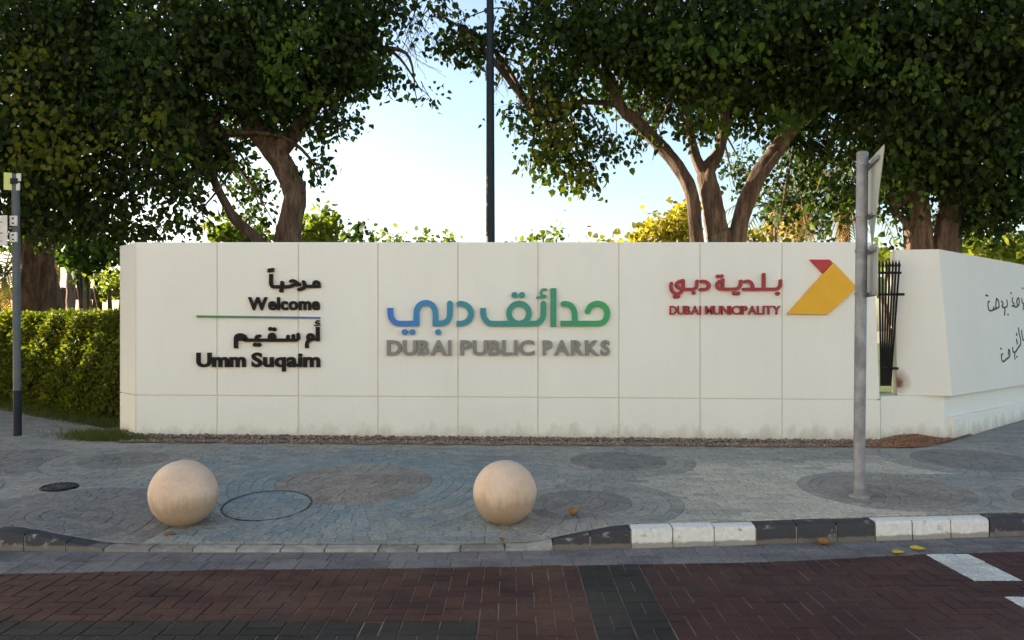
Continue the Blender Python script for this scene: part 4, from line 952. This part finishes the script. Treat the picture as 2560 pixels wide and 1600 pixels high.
# unseen street fig added just outside the picture on the left; it shades the pavement and the road
b4 = Vector((-11.5, 11.6, H(-8, 11.6))); inv = lambda x, z, Y: (CX + x * F / Y, HY - (z - EYE) * F / Y)
def wb(x, y, z, rx, ry, rz, d): q = inv(x, z, y); return (q[0], q[1], rx * F / y, rz * F / y, y, ry, d)
fig_tree('unseen street fig added left of the picture for its shade', b4, [([b4 - Vector((0, 0, .1)), b4 + Vector((0, 0, 1.5)), b4 + Vector((.1, 0, 3)), b4 + Vector((.2, .1, 5))], [.35, .27, .24, .12])],
    [wb(-12, 8.4, 3.3, 1.2, 1.5, 1.3, .9), wb(-12, 10.8, 3.6, 1.3, 1.6, 1.6, .95), wb(-12, 12.1, 3.5, 1.1, .8, 1.3, .9), wb(-12.2, 10, 5.5, 1.8, 2.2, 1.1, .7), wb(-12.2, 13.6, 5.5, 1.8, 1.9, .9, .7), wb(-11.5, 13.9, 1.8, .8, 1.7, .85, .9), wb(-11.5, 12.5, 2.1, .8, .8, .65, 1.0), wb(-12, 7.0, 3.6, 1.2, 1.2, 1.5, .7), wb(-12.2, 12.2, 6.2, 1.6, 1.5, 1.7, .9)], seed=61, size=.18)
# bare hanging twigs in the gap of sky
mb = MB(); g = random.Random(5)
def twig(p, d, l, r, lv):
    pts = [p]; q = p.copy(); dd = d.copy(); n = 5
    for i in range(n):
        dd = (dd + Vector((g.gauss(0, .22), g.gauss(0, .1), g.gauss(-.06, .12)))).normalized(); q = q + dd * (l / n); pts.append(q.copy())
        if lv < 3 and i > 0 and g.random() < .85:
            sd_ = (dd + Vector((g.choice([-1, 1]) * g.uniform(.4, .9), g.gauss(0, .3), g.uniform(-.5, .3)))).normalized(); twig(q.copy(), sd_, l * g.uniform(.4, .65), r * .6, lv + 1)
    mb.tube([x - b2 for x in pts], [max(.0022, r * (1 - i / (n + 1))) for i in range(n + 1)], 4, caps=False)
for (sx, sy, dx, dz, l) in ((1092, -30, -.15, -1, .75), (1085, -20, -.7, -.7, .6), (1040, -40, -.25, -1, .8), (1240, 40, -.3, -.9, .6), (1265, 60, .1, -1, .6), (1120, -20, .2, -1, .5), (1290, 90, -.5, -.8, .7), (1010, -30, -.1, -1, .6), (1060, -40, -.4, -1, .9), (1030, -10, .3, -1, .6), (1075, 20, -.8, -.6, .6), (1265, 120, -.2, -1, .5)):
    twig(at(sx, sy, 12.3), Vector((dx, 0, dz)).normalized(), l, .012, 1)
mb.tube([x - b2 for x in spline([at(1500, -60, 12.2), at(1330, 30, 12.3), at(1240, 20, 12.3), at(1130, 60, 12.3)], 6)], [.022 - .0009 * i for i in range(19)], 6); mb.build('bare_twigs', M['twig'], t2)

# brighter leaf clumps; the yellow ones put sunlit patches into the leaf colour
def flush(par, blobs, m, seed, size=.078): leaves('bright_leaves', blob_points(blobs, .040, 7, .12, seed, par.location), size, M[m], par, seed=seed)
flush(t0, [(120, 300, 75, 55, 10.9, .5, .22), (100, 395, 60, 65, 10.9, .5, .3), (190, 415, 60, 45, 10.9, .5, .25), (270, 360, 80, 70, 10.9, .5, .12), (60, 180, 110, 100, 10.9, .5, .10), (420, 330, 120, 80, 10.8, .5, .07)], 'leafsunlit', 81)  # sunlit left crown, painted by leaf tone
flush(t1, [(740, 95, 40, 60, 10.6, .3, .35), (760, 225, 40, 40, 10.9, .3, .3), (690, 160, 50, 60, 10.6, .3, .25), (940, 170, 60, 30, 11.8, .3, .3), (560, 400, 40, 30, 11.8, .3, .35), (450, 380, 60, 40, 10.9, .3, .2)], 'leafbright', 82)
flush(t2, [(1775, 290, 55, 60, 11.3, .3, .4), (1830, 130, 90, 70, 10.3, .3, .15), (2120, 120, 40, 60, 10.2, .3, .35), (1690, 130, 60, 60, 10.4, .3, .2), (1960, 310, 60, 40, 10.7, .3, .3), (2300, 190, 70, 30, 9.9, .3, .25)], 'leafbright', 83)
flush(t2, [(1385, 330, 55, 40, 11.7, .3, .5), (1450, 440, 45, 35, 11.9, .3, .6), (1340, 410, 40, 30, 11.9, .3, .5), (1390, 270, 40, 25, 11.7, .3, .3)], 'leafsunlit', 84)
flush(t3, [(2190, 120, 40, 30, 9.9, .3, .2), (2260, 450, 80, 60, 11.0, .3, .15)], 'leafbright', 85)
# sunlit shrubs and trees farther back in the park
def shrub(name, label, blobs, m, per, size, seed, Y, px, group, cat='shrub'):
    b = tb(px, Y); b.z = H(b.x, 13); o = thing(name, label, cat, group, b)
    C = blob_points(blobs, per, 9, .14 * Y / 18, seed, b); leaves('crown', C, size, M[m], o, seed=seed, droop=.2)
    top = at(blobs[0][0], blobs[0][1], Y); mb = MB()
    for k in range(3): mb.tube([p - b for p in spline([b + Vector((.1 * k - .1, 0, -.1)), (b + top) / 2 + Vector((.15 * k - .1, 0, 0)), top + Vector((.3 * k - .3, 0, 0))], 4)], [.07 - .004 * i for i in range(9)], 7)
    mb.build('trunk', M['bark'], o, True); return o
gp = 'sunlit shrubs beyond the wall'
shrub('park_shrub', 'sunlit yellow green shrub right behind the thick curved trunk', [(795, 580, 45, 50, 19, .8, 1), (825, 550, 22, 35, 19, .5, .9), (775, 610, 40, 40, 19, .7, 1)], 'leafy', .05, .16, 51, 19, 795, gp)
shrub('park_shrub', 'sunlit yellow green shrub left of the thick curved trunk', [(575, 590, 40, 36, 19, .8, 1), (640, 600, 50, 25, 19, .7, 1), (555, 565, 20, 25, 19, .4, .8)], 'leafy', .05, .16, 52, 19, 590, gp)
shrub('park_shrub', 'small dark green shrub top just right of the shrub by the curved trunk', [(903, 594, 22, 20, 21, .5, 1), (860, 602, 18, 12, 21, .4, 1)], 'leaf', .05, .17, 53, 21, 895, gp)
shrub('park_shrub', 'faint row of shrub tops peeping over the wall left of the lamp post', [(985, 600, 45, 14, 40, 1.5, .8), (1060, 602, 40, 12, 40, 1.5, .8), (1110, 604, 50, 10, 40, 1.5, .8)], 'leafy', .06, .22, 54, 40, 1050, gp)
shrub('park_shrub', 'low shrub tops peeping over the wall right of the lamp post', [(1375, 596, 22, 18, 36, 1.2, .9), (1310, 602, 40, 9, 36, 1.2, .8)], 'leafy', .06, .22, 55, 36, 1350, gp)
shrub('park_shrub', 'large golden shrub left of the three bare stems', [(1650, 580, 75, 40, 22, 1.2, 1.1), (1700, 550, 35, 40, 22, 1.0, 1), (1590, 598, 45, 18, 22, .8, .9), (1510, 604, 40, 8, 22, .8, .6)], 'leafgold', .055, .16, 56, 22, 1650, gp)
shrub('park_shrub', 'small bright golden shrub right of the three bare stems', [(1885, 594, 26, 20, 22, .6, 1)], 'leafgold', .06, .15, 57, 22, 1885, gp)
shrub('park_shrub', 'olive green shrub rising above the angled wall at the right edge', [(2460, 630, 70, 40, 15, .7, 1), (2540, 640, 60, 40, 15, .7, 1), (2410, 625, 40, 22, 15, .5, .8)], 'leafy', .045, .13, 58, 15, 2470, gp)
shrub('park_shrub', 'bright green shrub top showing above the black pickets, with added hidden leaves shading the pier', [(2215, 655, 22, 22, 16, .4, 1), (2200, 640, 10, 14, 16, .3, .8), wb(3.4, 10.02, 1.2, .45, .14, .5, 1.6), wb(3.4, 10.02, 2.0, .45, .14, .4, 1.6)], 'leafy', .06, .13, 59, 16, 2262, gp)  # last two leaf masses added behind the wall to keep sun off the pier
shrub('park_sapling', 'light green sapling beside the left end of the wall', [(272, 715, 26, 24, 17, .5, .9), (288, 700, 18, 20, 17, .4, .9), (252, 738, 18, 13, 17, .4, .8)], 'leafy', .06, .11, 60, 17, 268, gp, 'tree')
shrub('park_tree', 'small dark round tree between the fluted trunk and the wall end', [(215, 640, 68, 50, 20, 1.2, 1.2), (250, 625, 40, 40, 20, .9, 1), (170, 620, 40, 30, 20, .8, 1)], 'leaf', .05, .16, 61, 20, 213, gp, 'tree')

# palms with skirts of dead fronds
def palm(label, px, Y, head_py, skirt, green, seed, tw=12, group='palms farther back in the park'):
    b = tb(px, Y); b.z = H(b.x, 13); hd = at(px, head_py, Y); o = thing('palm_tree', label, 'palm', group, b); g = random.Random(seed)
    mb = MB(); n = 14; mb.tube([(0, 0, (hd.z - b.z) * i / n - .1) for i in range(n + 1)], [tw * Y / F * (1.05 if i % 2 else .9) for i in range(n + 1)], 12); mb.build('trunk', M['palmbark'], o, True)
    def fr(name, m, cnt_, el0, el1, ln, sag):
        for _ in range(cnt_):
            az = g.uniform(0, 6.283); el = g.uniform(el0, el1); l = ln * g.uniform(.8, 1.15); mb = MB(); V = []; p = hd - b; d = Vector((math.cos(az) * math.cos(el), math.sin(az) * math.cos(el), math.sin(el))); sp_ = []
            for i in range(9): sp_.append(p.copy()); p = p + d * (l / 8); d = (d + Vector((0, 0, -sag))).normalized()
            mb.tube(sp_, [.03 - .003 * i for i in range(9)], 4, caps=False)
            side = Vector((-math.sin(az), math.cos(az), 0))
            for i in range(1, 8):
                for s_ in (-1, 1):
                    for h_ in (0, .5):
                        q = sp_[i] + (sp_[i + 1] - sp_[i]) * h_; t = (sp_[i + 1] - sp_[i]).normalized(); e = (side * s_ * .8 + t * .6 + Vector((0, 0, -.35))).normalized(); ll = l * .24 * math.sin(math.pi * (i + h_ + .6) / 9.5)
                        w_ = t * .035; mb.add([q - w_, q + w_, q + e * ll], [(0, 1, 2)])
            mb.build(name, m, o)
    if skirt: fr('dead_frond', M['dryfrond'], skirt, R(-80), R(-45), 1.5, .10)
    if green: fr('frond', M['frond'], green, R(-5), R(70), 2.2, .22)
    return o
palm('palm with thin reddish trunk right of the golden shrub', 1938, 26, 520, 8, 12, 71, 5)
palm('palm with the widest orange skirt of dead fronds', 2000, 24, 490, 22, 12, 72, 8)
palm('palm half hidden behind the sign post, orange dead fronds', 2118, 26, 500, 16, 12, 73, 7)
palm('palm with pale fronds at the left picture edge', 10, 26, 690, 4, 22, 74, 6)
palm('palm trunk under the small dark round tree', 177, 27, 590, 0, 8, 75, 11)
palm('reddish palm trunk right of the thin black lamp pole', 214, 27, 600, 0, 8, 76, 11)
palm('slender palm just right of the fluted trunk', 143, 29, 625, 3, 8, 77, 7)

# pergola and thin pole far behind the hedge
PY = 29.0; pb0 = at(-120, 735, PY); pb1 = at(226, 735, PY); gz = H(-8, 13)
pg = thing('pergola', 'dark brown timber pergola far behind the hedge', 'pergola', loc=((pb0.x + pb1.x) / 2, PY, gz)); l = pg.location
def ppart(name, c, d): mb = MB(); mb.box((c[0] - l.x, c[1] - l.y, c[2] - l.z), d); mb.build(name, M['timber'], pg)
for dy in (0, 2.6): ppart('beam', ((pb0.x + pb1.x) / 2, PY + dy, pb0.z), (pb1.x - pb0.x, .12, .22))
for px in (-100, 8, 128, 156, 218):
    for dy in (0, 2.6):
        x = at(px, 735, PY).x; ppart('post', (x, PY + dy, (gz + pb0.z) / 2 - .06), (.16, .16, pb0.z - gz - .12))
for i in range(14):
    x = pb0.x + (pb1.x - pb0.x) * (i + .5) / 14; ppart('rafter', (x, PY + 1.3, pb0.z + .17), (.06, 3.1, .12))
tlx = at(202, 700, 24.0); o = thing('thin_lamp_pole', 'thin black lamp pole standing behind the hedge', 'lamp post', loc=(tlx.x, 24, gz))
mb = MB(); mb.tube([(0, 0, -.1), (0, 0, 4.4)], [.075, .05], 12); mb.build('pole', M['iron'], o, True)
mb = MB(); mb.lathe((0, 0, 4.35), [(.05, 0), (.16, .08), (.18, .3), (.05, .42)], 16); mb.build('lamp_head', M['iron'], o, True)

# ------------------------------------------------------------------ hedge, grass, gravel
h0 = gnd(296, 1057); h1 = gnd(0, 1004); hd_ = Vector((h1.x - h0.x, h1.y - h0.y, 0)).normalized(); hn = Vector((hd_.y, -hd_.x, 0)); hn = hn if hn.y < 0 else -hn
hs0 = Vector((h0.x, h0.y, 0)) - hd_ * .25 - hn * .12; hl = 8.0; hw_ = 1.0; hz0, hz1 = H(-5, 10.6) - .05, 1.74
hg = thing('clipped_hedge', 'square clipped green hedge left of the wall', 'hedge', loc=(hs0 + hd_ * hl / 2).to_tuple()[:2] + (hz0,))
ol = hg.location
def hp(u, v, z): p = hs0 + hd_ * u - hn * v; return (p.x - ol.x, p.y - ol.y, z - ol.z)
mb = MB(); e = .07
mb.loft([hp(e, e, hz0), hp(hl - e, e, hz0), hp(hl - e, hw_ - e, hz0), hp(e, hw_ - e, hz0)], [hp(e, e, hz1 - e), hp(hl - e, e, hz1 - e), hp(hl - e, hw_ - e, hz1 - e), hp(e, hw_ - e, hz1 - e)]); mb.build('twig_core', M['hedgecore'], hg)
g = np.random.default_rng(9); nf, nt = 26000, 9000
u = g.uniform(0, hl, nf) ** 1.0; z = g.uniform(hz0 + .05, hz1, nf); v = np.abs(g.normal(0, .045, nf)) - .05 + .035 * np.sin(u * 3.1) * np.sin(z * 4) + .03 * np.sin(u * 9 + z * 7)
A1 = np.array([hp(a, b, c) for a, b, c in zip(u, v, z)])
u = g.uniform(0, hl, nt); v = g.uniform(0, hw_, nt); z = hz1 - np.abs(g.normal(0, .035, nt)) + .025 * np.sin(u * 4) + .03
A2 = np.array([hp(a, b, c) for a, b, c in zip(u, v, z)])
z = g.uniform(hz0, hz1, 3000); v = g.uniform(0, hw_, 3000); A3 = np.array([hp(abs(a), b, c) for a, b, c in zip(g.normal(0, .03, 3000), v, z)])
leaves('foliage', np.concatenate([A1, A2, A3]), .062, M['hedge'], hg, droop=.0, shape=OVAL, seed=9)

def blades(name, pts, h, m, seed):
    g = np.random.default_rng(seed); n = len(pts); a = g.uniform(0, 6.283, n); hh = h * g.uniform(.5, 1.3, n)
    d = np.stack([np.cos(a), np.sin(a), np.zeros(n)], 1); lean_ = np.stack([g.normal(0, .4, n), g.normal(0, .4, n), np.ones(n)], 1) * hh[:, None]; w_ = .004
    V = np.stack([pts - d * w_, pts + d * w_, pts + lean_], 1).reshape(-1, 3); return stuff(link(name, fast_mesh(name, V, np.arange(3 * n).reshape(-1, 3)), M[m]))
g = np.random.default_rng(12); pts = []
for _ in range(9000):
    u = g.uniform(-.1, 6.5); v = g.uniform(-.05, .5) * (1 if u > .4 else .6); p = hs0 + hd_ * u + hn * v; pts.append((p.x, p.y, H(p.x, p.y)))
o = blades('grass', np.array(pts), .05, 'grass', 3); o['label'] = 'thin grass growing along the foot of the hedge'; o['category'] = 'grass'
gc = gnd(272, 1094); pts = []
for _ in range(7000):
    a, b = g.normal(0, .26), g.normal(0, .16); x, y = gc.x + a, gc.y + b + a * -.35
    if y > 9.05 - (x + 4.3) * 0 and not (x > -4.45 and y > 9.35): pts.append((x, y, H(x, y) - .005))
o = blades('grass', np.array(pts), .055, 'grass', 4); o['label'] = 'tuft of grass at the left foot of the wall'; o['category'] = 'grass'
# soil bed under the wall
V = []; Fq = []; xs = np.linspace(-4.85, 5.6, 80)
for x in xs:
    y0 = Yb(x) - .02 + .02 * math.sin(9 * x); y1 = y0 + (.5 if x < 4.2 else .7)
    mnd = .07 * math.exp(-((x - 4.55) / .35) ** 2)
    for k, t in enumerate((0, .3, .7, 1)): V.append((x, y0 + (y1 - y0) * t, H(x, y0) + (.0 if k == 0 else .012 + mnd * (1 if k < 3 else .6)) + random.uniform(0, .008)))
for i in range(len(xs) - 1):
    for k in range(3): a = i * 4 + k; Fq.append((a, a + 4, a + 5, a + 1))
struct(link('soil_bed', mesh('soil_bed', V, Fq, True), M['soil']))
def stones(name, pts, s0, s1, m, seed, flat=.6):
    g = np.random.default_rng(seed); n = len(pts); oc = np.array([(1, 0, 0), (0, 1, 0), (-1, 0, 0), (0, -1, 0), (0, 0, 1), (0, 0, -1)], float); tr = np.array([(0, 1, 4), (1, 2, 4), (2, 3, 4), (3, 0, 4), (1, 0, 5), (2, 1, 5), (3, 2, 5), (0, 3, 5)])
    s = g.uniform(s0, s1, n) * g.uniform(.6, 1, n); V = oc[None] * g.uniform(.55, 1.2, (n, 6, 1)) + g.normal(0, .16, (n, 6, 3)); a = g.uniform(0, 6.28, n); c, q = np.cos(a), np.sin(a)
    V = np.stack([V[:, :, 0] * c[:, None] - V[:, :, 1] * q[:, None], V[:, :, 0] * q[:, None] + V[:, :, 1] * c[:, None], V[:, :, 2] * flat], 2) * s[:, None, None] + pts[:, None, :]
    return stuff(link(name, fast_mesh(name, V.reshape(-1, 3), (tr[None] + (np.arange(n) * 6)[:, None, None]).reshape(-1, 3)), M[m]))
g = np.random.default_rng(15); pts = []
for _ in range(7500):
    x = g.uniform(-4.5, 4.35); t = g.uniform(0, 1); y = Yb(x) + .01 + t * .39; pts.append((x, y, H(x, y) + .012 + (.018 * g.random() if t > .5 else 0)))
o = stones('gravel', np.array(pts), .008, .030, 'peb', 16); o['label'] = 'strip of brown gravel along the foot of the long wall'; o['category'] = 'gravel'
pts = []
for _ in range(2600):
    x = 4.6 + g.normal(0, .42); y = Yb(x) + .0 + abs(g.normal(0, .13)); pts.append((x, y, H(x, y) + .015 + .07 * math.exp(-((x - 4.55) / .35) ** 2) * min(1, (y - Yb(x)) / .1)))
o = stones('mulch', np.array(pts), .010, .03, 'mulch', 17, .35); o['label'] = 'heap of reddish mulch beside the pier foot'; o['category'] = 'mulch'
pts = []
for _ in range(420):
    x = g.uniform(-5.5, 6); y = Yk(x) + .2 + g.random() ** .7 * (Yb(x) - Yk(x) - .2); pts.append((x, y, H(x, y) + .002))
o = stones('grit', np.array(pts), .004, .011, 'peb', 18, .5); o['label'] = 'scattered grit and crumbs on the pavement'; o['category'] = 'grit'

# fallen leaves
def fallen(px, py, size, m, label, road_=False, curl=.5, rz=0.):
    if road_: Y = F * EYE / (py - HY); p = Vector(((px - CX) * Y / F, Y, .002))
    else: p = gnd(px, py); p.z += .003
    n = 6; V = []; Fq = []; rr = random.Random(int(px))
    for i in range(n + 1):
        t = i / n; w_ = .5 * math.sin(math.pi * min(1, t * .92 + .06)) ** .8
        for s_ in (-1, -.5, 0, .5, 1): V.append(((t - .5) * size, s_ * w_ * size * .8, size * curl * (abs(s_) ** 1.6 * .55 * w_ * 2 + (t - .5) ** 2 * 1.2) + .002 + rr.random() * .003))
    for i in range(n):
        for k in range(4): a = i * 5 + k; Fq.append((a, a + 5, a + 6, a + 1))
    o = link('fallen_leaf', mesh('fallen_leaf', V, Fq, True), m); o.location = p; o.rotation_euler = (0, 0, rz); s = o.modifiers.new('thick', 'SOLIDIFY'); s.thickness = .0015
    return tag(o, label, 'leaf', 'fallen leaves')
fallen(1434, 1292, .085, M['dryleaf'], 'curled brown leaf on the pavement right of the pale bollard', curl=1.3, rz=.6)
fallen(1256, 1356, .055, M['dryleaf'], 'small brown leaf on the flush kerb below the pale bollard', curl=1.0, rz=1.2)
fallen(2062, 1364, .10, M['dryleaf'], 'dark curled leaf against the black kerb stones', True, .8, .2)
fallen(2246, 1385, .085, M['yelleaf'], 'yellow leaf in the gutter, the one farther from the white paint', True, .35, .3)
fallen(2294, 1377, .095, M['yelleaf'], 'yellow leaf in the gutter touching the white painted dash', True, .45, -.2)
fallen(424, 1339, .08, M['dryleaf'], 'flat brown leaf scrap in front of the weathered bollard', curl=.3, rz=.4)
